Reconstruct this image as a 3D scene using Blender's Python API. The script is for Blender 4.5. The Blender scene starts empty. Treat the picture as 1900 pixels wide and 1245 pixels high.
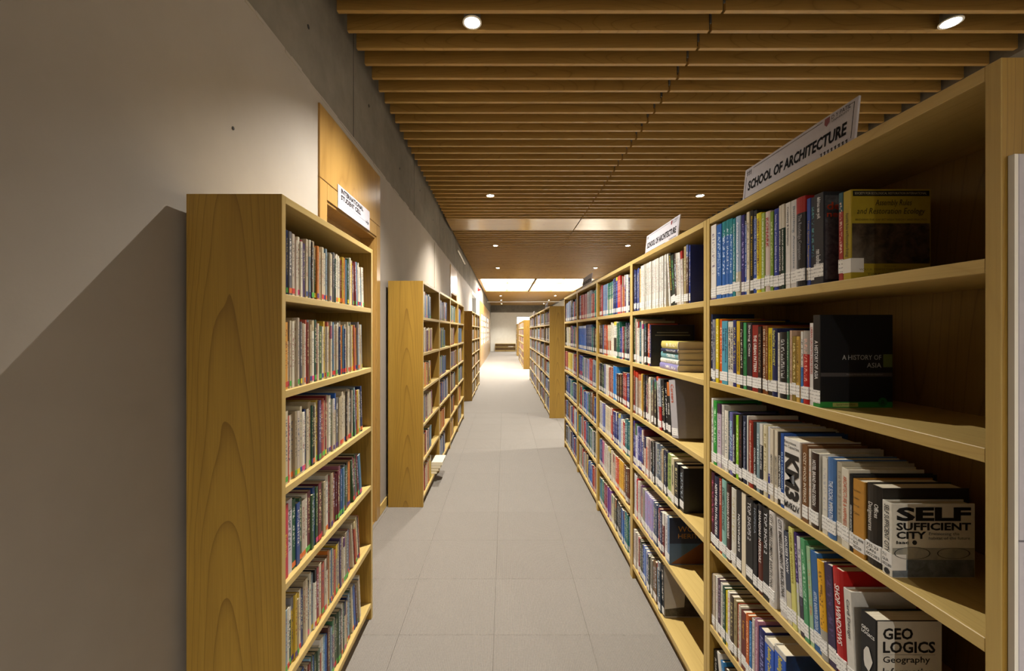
import bpy, math, random
from mathutils import Vector, Matrix

# ------------------------------------------------------------------ camera, light, exposure
scene = bpy.context.scene
COL = scene.collection
cam_data = bpy.data.cameras.new('camera')
cam = bpy.data.objects.new('camera', cam_data)
COL.objects.link(cam)
cam.location = (0, 0, 1.6)
cam.rotation_euler = (math.radians(90), 0, 0)
cam_data.sensor_width = 36
cam_data.lens = 36 * 780 / 1900
cam_data.shift_x = 14 / 1900
cam_data.shift_y = -8.5 / 1900
cam_data.clip_start = 0.03
cam_data.clip_end = 200
scene.camera = cam

world = bpy.data.worlds.new('world')
scene.world = world
world.use_nodes = True
world.node_tree.nodes['Background'].inputs[0].default_value = (0.85, 0.93, 1.0, 1)
world.node_tree.nodes['Background'].inputs[1].default_value = 2.5

scene.view_settings.view_transform = 'Standard'
scene.view_settings.look = 'None'
scene.view_settings.gamma = 1
scene.view_settings.use_curve_mapping = False
scene.view_settings.exposure = 1.5
scene.cycles.use_denoising = True
scene.cycles.max_bounces = 7
scene.cycles.diffuse_bounces = 4
scene.cycles.sample_clamp_indirect = 4
scene.cycles.adaptive_threshold = 0.03
LAMP_W = 268.0          # each recessed downlight
LAMP_COL = (1.0, 0.955, 0.86)
PANEL_E = 9.0          # luminous ceiling panels

# ------------------------------------------------------------------ helpers
rnd = random.Random(7)

def lin(h):
    o = []
    for i in (0, 2, 4):
        c = int(h[i:i+2], 16) / 255
        o.append(c / 12.92 if c <= .04045 else ((c + .055) / 1.055) ** 2.4)
    return (o[0], o[1], o[2], 1.0)

class MB:
    """collects boxes / prisms / tubes and links them as one mesh object"""
    def __init__(s): s.v = []; s.f = []; s.c = []
    def quad(s, a, b, c, d):
        n = len(s.v); s.v += [a, b, c, d]; s.f.append((n, n+1, n+2, n+3)); return s
    def box(s, x0, x1, y0, y1, z0, z1):
        x0, x1 = min(x0, x1), max(x0, x1)
        n = len(s.v)
        s.v += [(x0,y0,z0),(x1,y0,z0),(x1,y1,z0),(x0,y1,z0),(x0,y0,z1),(x1,y0,z1),(x1,y1,z1),(x0,y1,z1)]
        s.f += [tuple(n+i for i in q) for q in ((0,3,2,1),(4,5,6,7),(0,1,5,4),(1,2,6,5),(2,3,7,6),(3,0,4,7))]
        return s
    def bevbox(s, x0, x1, y0, y1, z0, z1, b=.002):
        """box with its twelve edges chamfered"""
        x0, x1 = min(x0, x1), max(x0, x1)
        n = len(s.v); P = {}
        for ix, (xa, sx) in enumerate(((x0, 1), (x1, -1))):
            for iy, (ya, sy) in enumerate(((y0, 1), (y1, -1))):
                for iz, (za, sz) in enumerate(((z0, 1), (z1, -1))):
                    P[ix,iy,iz,0] = len(s.v); s.v.append((xa, ya+sy*b, za+sz*b))
                    P[ix,iy,iz,1] = len(s.v); s.v.append((xa+sx*b, ya, za+sz*b))
                    P[ix,iy,iz,2] = len(s.v); s.v.append((xa+sx*b, ya+sy*b, za))
        def face(ids, want):
            a, bb, c = (Vector(s.v[i]) for i in ids[:3])
            if (bb-a).cross(c-a).dot(Vector(want)) < 0: ids = ids[::-1]
            s.f.append(tuple(ids))
        for i in (0, 1):
            w = (-1, 1)[i]
            face([P[i,0,0,0],P[i,1,0,0],P[i,1,1,0],P[i,0,1,0]], (w,0,0))
            face([P[0,i,0,1],P[1,i,0,1],P[1,i,1,1],P[0,i,1,1]], (0,w,0))
            face([P[0,0,i,2],P[1,0,i,2],P[1,1,i,2],P[0,1,i,2]], (0,0,w))
            for j in (0, 1):
                w2 = (-1, 1)[j]
                face([P[i,j,0,0],P[i,j,0,1],P[i,j,1,1],P[i,j,1,0]], (w,w2,0))
                face([P[i,0,j,0],P[i,0,j,2],P[i,1,j,2],P[i,1,j,0]], (w,0,w2))
                face([P[0,i,j,1],P[0,i,j,2],P[1,i,j,2],P[1,i,j,1]], (0,w,w2))
                for k in (0, 1):
                    face([P[i,j,k,0],P[i,j,k,1],P[i,j,k,2]], (w,w2,(-1,1)[k]))
        return s
    def cyl(s, c, r0, r1, z0, z1, n=24, caps=(1, 1)):
        m = len(s.v)
        for k in range(n):
            a = 2*math.pi*k/n
            s.v.append((c[0]+r0*math.cos(a), c[1]+r0*math.sin(a), z0))
            s.v.append((c[0]+r1*math.cos(a), c[1]+r1*math.sin(a), z1))
        for k in range(n):
            a = m+2*k; b = m+2*((k+1) % n)
            s.f.append((a, b, b+1, a+1))
        if caps[0]: s.f.append(tuple(m+2*k for k in range(n))[::-1])
        if caps[1]: s.f.append(tuple(m+2*k+1 for k in range(n)))
        return s
    def tube(s, p, q, r, n=8):
        p = Vector(p); q = Vector(q); d = (q-p).normalized()
        u = d.orthogonal().normalized(); w = d.cross(u); m = len(s.v)
        for k in range(n):
            a = 2*math.pi*k/n; o = u*math.cos(a)*r + w*math.sin(a)*r
            s.v.append(tuple(p+o)); s.v.append(tuple(q+o))
        for k in range(n):
            a = m+2*k; b = m+2*((k+1) % n)
            s.f.append((a, b, b+1, a+1))
        s.f.append(tuple(m+2*k for k in range(n))[::-1]); s.f.append(tuple(m+2*k+1 for k in range(n)))
        return s
    def mesh(s, name):
        me = bpy.data.meshes.new(name); me.from_pydata(s.v, [], s.f); return me
    def build(s, name, mat, parent=None, loc=None):
        return link(name, s.mesh(name), mat, parent, loc)

def link(name, me, mat=None, parent=None, loc=None, rot=None):
    if mat is not None and not me.materials: me.materials.append(mat)
    o = bpy.data.objects.new(name, me)
    COL.objects.link(o)
    if parent is not None: o.parent = parent
    if loc is not None: o.location = loc
    if rot is not None: o.rotation_euler = rot
    return o

def empty(name, loc=(0, 0, 0)):
    o = bpy.data.objects.new(name, None); COL.objects.link(o); o.location = loc
    o.empty_display_size = .05
    return o

def tag(o, label, cat, group=None):
    o['label'] = label; o['category'] = cat
    if group: o['group'] = group
    return o

def struct(o):
    o['kind'] = 'structure'; return o

# ------------------------------------------------------------------ materials
def new_mat(name):
    m = bpy.data.materials.new(name); m.use_nodes = True
    nt = m.node_tree; b = nt.nodes['Principled BSDF']
    return m, nt, b

def N(nt, t, **kw):
    n = nt.nodes.new(t)
    for k, v in kw.items(): setattr(n, k, v)
    return n

def mixc(nt, fac, a, b, blend='MIX'):
    n = nt.nodes.new('ShaderNodeMix'); n.data_type = 'RGBA'; n.blend_type = blend
    for sock, val in ((n.inputs[0], fac), (n.inputs[6], a), (n.inputs[7], b)):
        if hasattr(val, 'is_linked') or hasattr(val, 'links'): nt.links.new(val, sock)
        else: sock.default_value = val
    return n.outputs[2]

def math_(nt, op, a, b=None, c=None, clamp=False):
    n = nt.nodes.new('ShaderNodeMath'); n.operation = op; n.use_clamp = clamp
    for i, v in enumerate((a, b, c)):
        if v is None: continue
        if hasattr(v, 'links'): nt.links.new(v, n.inputs[i])
        else: n.inputs[i].default_value = v
    return n.outputs[0]

def coords(nt, scale, rand=True):
    tc = N(nt, 'ShaderNodeTexCoord'); src = tc.outputs['Object']
    if rand:
        oi = N(nt, 'ShaderNodeObjectInfo')
        mul = math_(nt, 'MULTIPLY', oi.outputs['Random'], 53.0)
        vm = N(nt, 'ShaderNodeVectorMath', operation='ADD')
        nt.links.new(src, vm.inputs[0]); nt.links.new(mul, vm.inputs[1]); src = vm.outputs[0]
    mp = N(nt, 'ShaderNodeMapping'); mp.inputs['Scale'].default_value = scale
    nt.links.new(src, mp.inputs['Vector'])
    return mp.outputs[0], src

def noise(nt, vec, scale, detail=2, rough=.5, dist=0.0):
    n = N(nt, 'ShaderNodeTexNoise'); n.inputs['Scale'].default_value = scale
    n.inputs['Detail'].default_value = detail; n.inputs['Roughness'].default_value = rough
    n.inputs['Distortion'].default_value = dist
    nt.links.new(vec, n.inputs['Vector']); return n.outputs['Fac']

def wood(name, axis, base, dark, rough=.42, figure=17.0, across=4.2, along=.36, amount=.6, arches=False):
    m, nt, b = new_mat(name)
    sc = [across]*3; sc['XYZ'.index(axis)] = along
    v, src = coords(nt, sc)
    f = noise(nt, v, 1.0, 0.35, .4, .0)
    ring = math_(nt, 'FRACT', math_(nt, 'MULTIPLY', f, figure))
    line = math_(nt, 'POWER', math_(nt, 'ABSOLUTE', math_(nt, 'SUBTRACT', math_(nt, 'MULTIPLY', ring, 2.0), 1.0)), 11.0)
    if arches:      # crown-cut panel: nested tall arches, straight lines towards the edges
        tco = N(nt, 'ShaderNodeTexCoord'); sp = N(nt, 'ShaderNodeSeparateXYZ'); nt.links.new(tco.outputs['Object'], sp.inputs[0])
        oi = N(nt, 'ShaderNodeObjectInfo'); rn = oi.outputs['Random']
        mp0 = N(nt, 'ShaderNodeMapping'); mp0.inputs['Scale'].default_value = (5, 5, 1.3); nt.links.new(src, mp0.inputs['Vector'])
        wob = math_(nt, 'SUBTRACT', noise(nt, mp0.outputs[0], 1.0, 1.5, .5), .5)
        xx = math_(nt, 'SUBTRACT', math_(nt, 'ABSOLUTE', sp.outputs[0]), math_(nt, 'ADD', .145, math_(nt, 'MULTIPLY', rn, .03)))
        inside = math_(nt, 'LESS_THAN', math_(nt, 'ABSOLUTE', math_(nt, 'SUBTRACT', math_(nt, 'ABSOLUTE', sp.outputs[0]), .159)), .1575)
        xw = math_(nt, 'ADD', xx, math_(nt, 'MULTIPLY', wob, .07))
        par = math_(nt, 'MULTIPLY', math_(nt, 'MULTIPLY', xw, xw), 260.0)
        ff = math_(nt, 'ADD', math_(nt, 'ADD', math_(nt, 'MULTIPLY', sp.outputs[2], 2.7), par), math_(nt, 'ADD', math_(nt, 'MULTIPLY', rn, 9.0), math_(nt, 'MULTIPLY', wob, 2.2)))
        ring = math_(nt, 'FRACT', ff)
        line = math_(nt, 'MULTIPLY', math_(nt, 'POWER', ring, 9.0), inside)
    sc2 = [230.0]*3; sc2['XYZ'.index(axis)] = 5.0
    mp = N(nt, 'ShaderNodeMapping'); mp.inputs['Scale'].default_value = sc2; nt.links.new(src, mp.inputs['Vector'])
    g = noise(nt, mp.outputs[0], 1.0, 3, .6)
    sc3 = [14.0]*3; sc3['XYZ'.index(axis)] = .8
    mp3 = N(nt, 'ShaderNodeMapping'); mp3.inputs['Scale'].default_value = sc3; nt.links.new(src, mp3.inputs['Vector'])
    g3 = noise(nt, mp3.outputs[0], 1.0, 2, .5)
    c1 = mixc(nt, math_(nt, 'MULTIPLY', line, amount), lin(base), lin(dark))
    c2 = mixc(nt, math_(nt, 'MULTIPLY', math_(nt, 'SUBTRACT', g, .35, clamp=True), .75, clamp=True), c1, lin(dark))
    c3 = mixc(nt, math_(nt, 'MULTIPLY', math_(nt, 'SUBTRACT', g3, .4, clamp=True), .8, clamp=True), c2, lin(dark))
    nt.links.new(c3, b.inputs['Base Color'])
    b.inputs['Roughness'].default_value = rough
    bp = N(nt, 'ShaderNodeBump'); bp.inputs['Strength'].default_value = .06; bp.inputs['Distance'].default_value = .001
    nt.links.new(g, bp.inputs['Height']); nt.links.new(bp.outputs[0], b.inputs['Normal'])
    return m

M = {}
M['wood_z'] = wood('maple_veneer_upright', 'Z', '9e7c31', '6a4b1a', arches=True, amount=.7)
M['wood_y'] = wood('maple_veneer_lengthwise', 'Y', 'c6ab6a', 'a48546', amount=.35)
M['wood_edge'] = wood('maple_front_edge', 'Z', 'c2a662', '9e7f42', amount=.15)
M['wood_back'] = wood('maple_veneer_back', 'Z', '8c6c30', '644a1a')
M['slat'] = wood('maple_ceiling_slat', 'X', 'aa8648', '7e5d2c', rough=.45, across=5, along=.8)
M['board'] = wood('maple_gloss_board', 'X', 'b08c50', '866434', rough=.16)
M['door'] = wood('maple_door_cladding', 'Z', 'a8844a', '805e2e', rough=.28, across=2.4, amount=.5)

def plain(name, col, rough=.5, metal=0.0, emis=None, estr=0.0, spec=.5):
    m, nt, b = new_mat(name)
    b.inputs['Base Color'].default_value = lin(col); b.inputs['Roughness'].default_value = rough
    b.inputs['Metallic'].default_value = metal
    b.inputs['Specular IOR Level'].default_value = spec
    if emis:
        b.inputs['Emission Color'].default_value = emis; b.inputs['Emission Strength'].default_value = estr
    else:
        v, s = coords(nt, (1, 1, 1)); n = noise(nt, v, 60, 2)
        nt.links.new(mixc(nt, math_(nt, 'MULTIPLY', n, .12), lin(col), (0, 0, 0, 1)), b.inputs['Base Color'])
    return m

def mottled(name, a, b_, scales=(.9, 5, 40), rough=.85, bump=.15, pits=False):
    m, nt, b = new_mat(name)
    v, s = coords(nt, (1, 1, 1), rand=False)
    n1 = noise(nt, v, scales[0], 5, .6); n2 = noise(nt, v, scales[1], 4, .6); n3 = noise(nt, v, scales[2], 3, .6)
    t = math_(nt, 'ADD', math_(nt, 'MULTIPLY', n1, .6), math_(nt, 'MULTIPLY', n2, .4))
    t = math_(nt, 'MULTIPLY', math_(nt, 'SUBTRACT', t, .35, clamp=True), 3.0, clamp=True)
    c = mixc(nt, t, lin(a), lin(b_))
    if pits:
        vo = N(nt, 'ShaderNodeTexVoronoi'); vo.inputs['Scale'].default_value = 9
        nt.links.new(v, vo.inputs['Vector'])
        pit = math_(nt, 'LESS_THAN', vo.outputs['Distance'], .05)
        c = mixc(nt, math_(nt, 'MULTIPLY', pit, .45), c, lin('4a443c'))
    nt.links.new(c, b.inputs['Base Color']); b.inputs['Roughness'].default_value = rough
    bp = N(nt, 'ShaderNodeBump'); bp.inputs['Strength'].default_value = bump; bp.inputs['Distance'].default_value = .004
    nt.links.new(n3, bp.inputs['Height']); nt.links.new(bp.outputs[0], b.inputs['Normal'])
    return m

M['plaster'] = mottled('grey_plaster', 'a1988e', '948b81', (.5, 3, 60), .7, .08)
M['concrete'] = mottled('raw_concrete', '7c7569', '5c564b', (1.1, 6, 35), .85, .3, True)
M['endwall'] = mottled('pale_wall', 'e8e4da', 'dcd7cc', (.8, 5, 40), .8, .1)
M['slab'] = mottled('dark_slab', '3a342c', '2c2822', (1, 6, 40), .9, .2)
M['white'] = plain('white_paint', 'e6e4e0', .45)
M['grey_metal'] = plain('grey_metal', '8c8c8c', .4, .6)
M['black'] = plain('black_gap', '141210', .7)
M['red'] = plain('red_plastic', 'c81a14', .35)
M['sign'] = plain('sign_white', 'c0bcc4', .7, spec=.2)
M['ink'] = plain('sign_ink', '1a181a', .8, spec=.1)
M['ink_red'] = plain('crest_maroon', '7a2a30', .6)
M['lens'] = plain('lamp_lens', 'ffffff', .3, emis=(1, .93, .82, 1), estr=40.0)
M['lightpanel'] = plain('luminous_panel', 'ffffff', .5, emis=(1, .97, .90, 1), estr=PANEL_E)

def glass(name):
    m, nt, b = new_mat(name)
    b.inputs['Base Color'].default_value = (.75, .78, .8, 1); b.inputs['Roughness'].default_value = .05
    b.inputs['Transmission Weight'].default_value = .6; b.inputs['Alpha'].default_value = .55
    return m
M['glass'] = glass('window_glass')
M['greyglass'] = plain('grey_glass', '7d848a', .15)

def carpet(name, tilt):
    m, nt, b = new_mat(name)
    v, s = coords(nt, (1, 1, 1), rand=False)
    oi = N(nt, 'ShaderNodeObjectInfo')
    n1 = noise(nt, v, 420, 3, .7); n2 = noise(nt, v, 6, 4, .6); n3 = noise(nt, v, 90, 2, .6)
    wv = N(nt, 'ShaderNodeTexWave'); wv.inputs['Scale'].default_value = 38; wv.inputs['Distortion'].default_value = 1.2
    wv.inputs['Detail Scale'].default_value = 4; wv.bands_direction = 'X'
    nt.links.new(v, wv.inputs['Vector'])
    t = math_(nt, 'ADD', math_(nt, 'MULTIPLY', n1, .9), math_(nt, 'MULTIPLY', n3, .35))
    t = math_(nt, 'ADD', t, math_(nt, 'MULTIPLY', wv.outputs['Fac'], .22))
    t = math_(nt, 'SUBTRACT', t, .35, clamp=True)
    c = mixc(nt, t, lin('716b64'), lin('a49d95'))
    c = mixc(nt, math_(nt, 'MULTIPLY', math_(nt, 'SUBTRACT', n2, .4, clamp=True), .5), c, lin('7f7871'))
    hv = math_(nt, 'MULTIPLY', math_(nt, 'SUBTRACT', oi.outputs['Random'], .5), .10)
    c = mixc(nt, math_(nt, 'ADD', hv, .06, clamp=True), c, lin('6e655d'))
    nt.links.new(c, b.inputs['Base Color']); b.inputs['Roughness'].default_value = .95
    b.inputs['Specular IOR Level'].default_value = .15
    bp = N(nt, 'ShaderNodeBump'); bp.inputs['Strength'].default_value = .5; bp.inputs['Distance'].default_value = .003
    nt.links.new(math_(nt, 'ADD', n1, wv.outputs['Fac']), bp.inputs['Height']); nt.links.new(bp.outputs[0], b.inputs['Normal'])
    return m
M['carpet'] = carpet('grey_ribbed_carpet', 0)

def book_cover_mat():
    m, nt, b = new_mat('book_cover')
    col = N(nt, 'ShaderNodeAttribute', attribute_name='Col')
    ink = N(nt, 'ShaderNodeAttribute', attribute_name='Ink')
    uv = N(nt, 'ShaderNodeUVMap', uv_map='UVMap')
    sx = N(nt, 'ShaderNodeSeparateXYZ'); nt.links.new(uv.outputs[0], sx.inputs[0])
    tc = N(nt, 'ShaderNodeTexCoord')
    # illegible print: short dashes running along the spine
    mp = N(nt, 'ShaderNodeMapping'); mp.inputs['Scale'].default_value = (2.2, 46, 1)
    oi = N(nt, 'ShaderNodeObjectInfo')
    va = N(nt, 'ShaderNodeVectorMath', operation='ADD'); nt.links.new(uv.outputs[0], va.inputs[0])
    nt.links.new(math_(nt, 'MULTIPLY', oi.outputs['Random'], 31.0), va.inputs[1])
    nt.links.new(va.outputs[0], mp.inputs[0])
    n = noise(nt, mp.outputs[0], 1.0, 2, .6)
    u = math_(nt, 'LESS_THAN', math_(nt, 'ABSOLUTE', math_(nt, 'SUBTRACT', sx.outputs[0], .5)), .24)
    vv = math_(nt, 'LESS_THAN', math_(nt, 'ABSOLUTE', math_(nt, 'SUBTRACT', sx.outputs[1], .60)), .29)
    msk = math_(nt, 'MULTIPLY', math_(nt, 'MULTIPLY', u, vv), math_(nt, 'GREATER_THAN', n, .53))
    msk = math_(nt, 'MULTIPLY', msk, math_(nt, 'MULTIPLY', ink.outputs['Alpha'], .8))
    wear = noise(nt, tc.outputs['Object'], 55, 3, .65)
    c = mixc(nt, math_(nt, 'MULTIPLY', wear, .22), col.outputs['Color'], (.02, .02, .02, 1))
    c = mixc(nt, msk, c, ink.outputs['Color'])
    nt.links.new(c, b.inputs['Base Color']); b.inputs['Roughness'].default_value = .4
    b.inputs['Specular IOR Level'].default_value = .35
    return m
M['cover'] = book_cover_mat()

def paper_mat():
    m, nt, b = new_mat('book_pages')
    v, s = coords(nt, (3, 900, 3))
    n = noise(nt, v, 1.0, 2)
    nt.links.new(mixc(nt, n, lin('e6dcc6'), lin('c2b598')), b.inputs['Base Color'])
    b.inputs['Roughness'].default_value = .9
    return m
M['pages'] = paper_mat()

def sticker_mat():
    m, nt, b = new_mat('call_number_sticker')
    tc = N(nt, 'ShaderNodeTexCoord'); sx = N(nt, 'ShaderNodeSeparateXYZ'); nt.links.new(tc.outputs['Object'], sx.inputs[0])
    row = math_(nt, 'LESS_THAN', math_(nt, 'FRACT', math_(nt, 'MULTIPLY', sx.outputs[2], 105.0)), .34)
    mp = N(nt, 'ShaderNodeMapping'); mp.inputs['Scale'].default_value = (420, 420, 105); nt.links.new(tc.outputs['Object'], mp.inputs[0])
    n = noise(nt, mp.outputs[0], 1.0, 1)
    k = math_(nt, 'MULTIPLY', row, math_(nt, 'GREATER_THAN', n, .5))
    nt.links.new(mixc(nt, math_(nt, 'MULTIPLY', k, .6), lin('e9e7e3'), lin('3c3a3a')), b.inputs['Base Color'])
    b.inputs['Roughness'].default_value = .35
    return m
M['sticker'] = sticker_mat()
M['blank_sticker'] = plain('sticker_paper', 'e9e7e3', .35)
_inkmats = {}
def ink_mat(h):
    if h not in _inkmats: _inkmats[h] = plain('print_'+h, h, .5)
    return _inkmats[h]

# ------------------------------------------------------------------ lettering
def text_mesh(s, bold=0.0, shear=0.0, align='LEFT', space=1.0, lsp=1.0):
    cu = bpy.data.curves.new('lettering', 'FONT')
    cu.body = s; cu.size = 1.0; cu.offset = bold; cu.shear = shear; cu.align_x = align
    cu.space_character = space; cu.space_line = lsp; cu.resolution_u = 2; cu.fill_mode = 'FRONT'
    o = bpy.data.objects.new('lettering', cu)
    me = bpy.data.meshes.new_from_object(o)
    bpy.data.objects.remove(o); bpy.data.curves.remove(cu)
    return me

def put_text(s, origin, ex, ey, length, height, mat, parent, name='lettering', bold=0.0, shear=0.0, fit='both', align='LEFT', lsp=1.0):
    """lettering laid in the plane (origin, ex, ey); its box fills length x height"""
    me = text_mesh(s, bold, shear, align, lsp=lsp)
    if not me.vertices: return None
    xs = [v.co.x for v in me.vertices]; ys = [v.co.y for v in me.vertices]
    x0, x1, y0, y1 = min(xs), max(xs), min(ys), max(ys)
    sx = length/(x1-x0); sy = height/(y1-y0)
    if fit == 'keep': sx = sy = min(sx, sy)
    elif fit == 'soft':
        sx, sy = min(sx, sy*1.35), min(sy, sx*1.35)
    ox = (length-(x1-x0)*sx)/2 if align == 'CENTER' else 0
    oy = (height-(y1-y0)*sy)/2
    origin = Vector(origin); ex = Vector(ex); ey = Vector(ey)
    for v in me.vertices:
        v.co = origin + ex*((v.co.x-x0)*sx+ox) + ey*((v.co.y-y0)*sy+oy)
    return link(name, me, mat, parent)

# ------------------------------------------------------------------ the setting
XL, XR, YN, YE, ZC = -1.085, 3.80, -14.0, 33.0, 3.605
# floor: carpet tiles as far as the seams can be picked apart, one sheet beyond
floor = struct(empty('floor'))
far = MB().box(XL-.2, XR, 8.213+.0015, YE, -.02, 0).box(XL, XR, YN, .713-.0015, -.02, 0).box(.945+.0015, XR, .713, 8.213, -.02, 0)
far.build('carpet', M['carpet'], floor)
tile_me = MB().bevbox(.0003, .4997, .0003, .4997, -.012, 0, .0011).mesh('carpet_tile')
edge_me = MB().box(-.03, -.001, .001, .499, -.012, 0).mesh('carpet_strip')
for iy in range(15):
    for ix in range(4):
        link('carpet_tile', tile_me, M['carpet'], floor, (-1.055+.5*ix, .713+.5*iy, 0))
    link('carpet_strip', edge_me, M['carpet'], floor, (-1.055, .713+.5*iy, 0))
MB().box(XL-.2, .96, .70, 8.22, -.02, -.0125).build('underlay', M['black'], floor)

# left wall: plaster below, raw concrete beam above, openings for doors
def wall_strip(mb, y0, y1, z0, z1, x0=XL, t=.2): mb.box(x0-t, x0, y0, y1, z0, z1)
wl = MB()
D1 = (2.446, 3.632); D2 = (8.38, 9.51); D3 = (13.9, 16.1); LAT = (18.4, 30.5)
for a, b in ((YN, D1[0]), (D1[1], D2[0]), (D2[1], D3[0]), (D3[1], YE+.2)): wall_strip(wl, a, b, 0, 2.985)
for a, b in (D1, D2, D3): wall_strip(wl, a, b, 2.93, 2.985)
wall_left = struct(wl.build('wall_left', M['plaster']))
wb = MB(); wall_strip(wb, YN, YE+.2, 2.986, 4.2, XL-.012, .19)
wb.build('concrete_beam', M['concrete'], wall_left)
# ragged plaster lip under the beam
lip = MB(); y = YN
while y < 17:
    l = rnd.uniform(.05, .22); lip.bevbox(XL-.012, XL+rnd.uniform(.0005, .004), y, y+l, 2.978, 2.985+rnd.uniform(.002, .016), .0006); y += l
o = lip.build('plaster_lip', M['plaster'], wall_left); o['kind'] = 'stuff'
# formwork joints and tie holes in the beam
for y in (1.0, 3.05, 5.1, 7.15, 9.2, 11.25, 13.3):
    MB().box(XL-.0121, XL-.0105, y, y+.006, 2.99, 3.8).build('joint', M['black'], wall_left)
    for dy, z in ((.35, 3.42), (1.35, 3.30)):
        h = MB().cyl((0, 0), .012, .012, 0, .002, 14); q = h.build('tie_hole', M['black'], wall_left, (XL-.0115, y+dy, z)); q.rotation_euler = (0, math.pi/2, 0)
h = MB().cyl((0, 0), .007, .007, 0, .002, 12); q = h.build('nail_hole', M['black'], wall_left, (XL, 1.68, 2.41)); q.rotation_euler = (0, math.pi/2, 0)
MB().bevbox(XL, XL+.008, 6.5, 7.06, 0, 2.97).build('plaster_panel', M['plaster'], wall_left)

bl = MB()
for a, b in ((D1[1], D2[0]), (D2[1], D3[0]), (YN, D1[0])): bl.bevbox(XL, XL+.012, a, b, 0, .085)
struct(bl.build('baseboard_left', M['wood_y']))

# end wall with a bright doorway
we = MB().box(XL-.2, .93, YE, YE+.2, 0, 4.2).box(2.9, XR+.2, YE, YE+.2, 0, 4.2).box(.93, 2.9, YE, YE+.2, 2.75, 4.2)
wall_end = struct(we.build('wall_back', M['endwall']))
MB().box(XL, XR, YE-.03, YE, 3.05, 4.2).build('concrete_beam', M['concrete'], wall_end)
dr = struct(empty('door_4', (0, YE, 0)))
MB().box(.93, .99, .02, .12, 0, 2.75).build('frame_post', M['white'], dr)
MB().box(2.84, 2.9, .02, .12, 0, 2.75).build('frame_post', M['white'], dr)
MB().box(.99, 2.84, .02, .12, 2.69, 2.75).build('frame_head', M['white'], dr)
MB().box(1.89, 1.94, .02, .12, 0, 2.69).build('frame_post', M['white'], dr)
MB().box(.99, 1.89, .06, .07, 0, 2.69).build('pane', M['glass'], dr)
MB().box(1.94, 2.84, .06, .07, 0, 2.69).build('pane', M['glass'], dr)
struct(MB().box(-6, 12, YE+.2, YE+14, -.05, 0).build('ground_outside', M['endwall']))

struct(MB().box(XR, XR+.2, YN, YE+.2, 0, 4.2).build('wall_right', M['endwall']))
struct(MB().box(XL-.2, XR+.2, YN-.2, YN, 0, 4.2).build('wall_front', M['plaster']))

# ceiling: slab with slats hung below it, in two fields
ceiling = struct(empty('ceiling'))
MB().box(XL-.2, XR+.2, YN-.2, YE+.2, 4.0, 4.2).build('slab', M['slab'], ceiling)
SL = ((-1.05, 1.366), (1.384, 3.64)); SH = .13; ST = .030; PITCH = .175
for (xa, xb) in SL:
    me = MB().bevbox(xa, xb, 0, ST, 0, SH, .0015).mesh('slat')
    n = 0; y = 2.659-ST-PITCH*22
    while y < 7.40:
        link('slat', me, M['slat'], ceiling, (0, y, ZC)); y += PITCH
    # flat access boards across the field
    MB().bevbox(xa, xb, 7.53, 8.36, ZC, ZC+.02).build('flat_board', M['board'], ceiling)
    MB().bevbox(xa, xb, 7.50, 7.528, ZC, ZC+.1).build('board_edge', M['slat'], ceiling)
    st = MB(); y = 8.40
    while y < 16.15: st.box(xa, xb, y, y+ST, ZC, ZC+SH); y += PITCH
    y = -13.9
    while y < -1.4: st.box(xa, xb, y, y+ST, ZC, ZC+SH); y += PITCH
    y = 21.4
    while y < YE-.05: st.box(xa, xb, y, y+ST, ZC, ZC+SH); y += PITCH
    o = st.build('slat_field', M['slat'], ceiling); o['kind'] = 'stuff'
MB().box(-1.06, 3.66, 7.42, 7.44, ZC+.06, ZC+.20).build('gap_filler', M['black'], ceiling)
for yy in (1.2, 3.2, 5.2, 7.2, 9.5, 12, 15, 22.5, 26, 30):       # hanger rails above the slats
    MB().box(-1.05, 3.64, yy, yy+.03, ZC+SH, ZC+SH+.04).build('hanger_rail', M['black'], ceiling)
for (xa, xb) in ((1.370, 1.380),):                                   # bright clips in the joint
    clip = MB().box(xa, xb, -.004, .004, .045, .12).mesh('clip'); y = 2.659-ST-PITCH*3
    while y < 6.5:
        link('clip', clip, M['grey_metal'], ceiling, (0, y+.0, ZC)); y += PITCH
MB().box(3.66, XR, YN, YE, ZC-.02, 4.0).build('edge_beam', M['concrete'], ceiling)

# luminous panels
for i, (xa, xb, lab) in enumerate(((-.93, 1.17, 'glowing white ceiling panel in wooden frame next to the grey wall'),
                                  (1.28, 3.45, 'glowing white ceiling panel in wooden frame above the right bookcases'))):
    r = empty('luminous_ceiling_panel', ((xa+xb)/2, 18.8, ZC)); tag(r, lab, 'light panel', 'glowing ceiling panels')
    hw = (xb-xa)/2
    for a, b in ((-hw-.1, -hw), (hw, hw+.06)): MB().bevbox(a, b, -2.55, 2.55, 0, .14).build('frame_side', M['slat'], r)
    for a, b in ((-2.6, -2.5), (2.5, 2.6)): MB().bevbox(-hw, hw, a, b, 0, .14).build('frame_end', M['slat'], r)
    MB().bevbox(-.012, .012, -2.5, 2.5, .02, .09).build('crossbar', M['slat'], r)
    MB().bevbox(-hw, hw, -.72, -.66, .02, .09).build('crossbar', M['slat'], r)
    for a, b in ((-hw, 0), (0, hw)):
        for c, d in ((-2.5, -.69), (-.69, 2.5)):
            MB().box(a+.004, b-.004, c+.004, d-.004, .10, .11).build('diffuser', M['lightpanel'], r)

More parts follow.
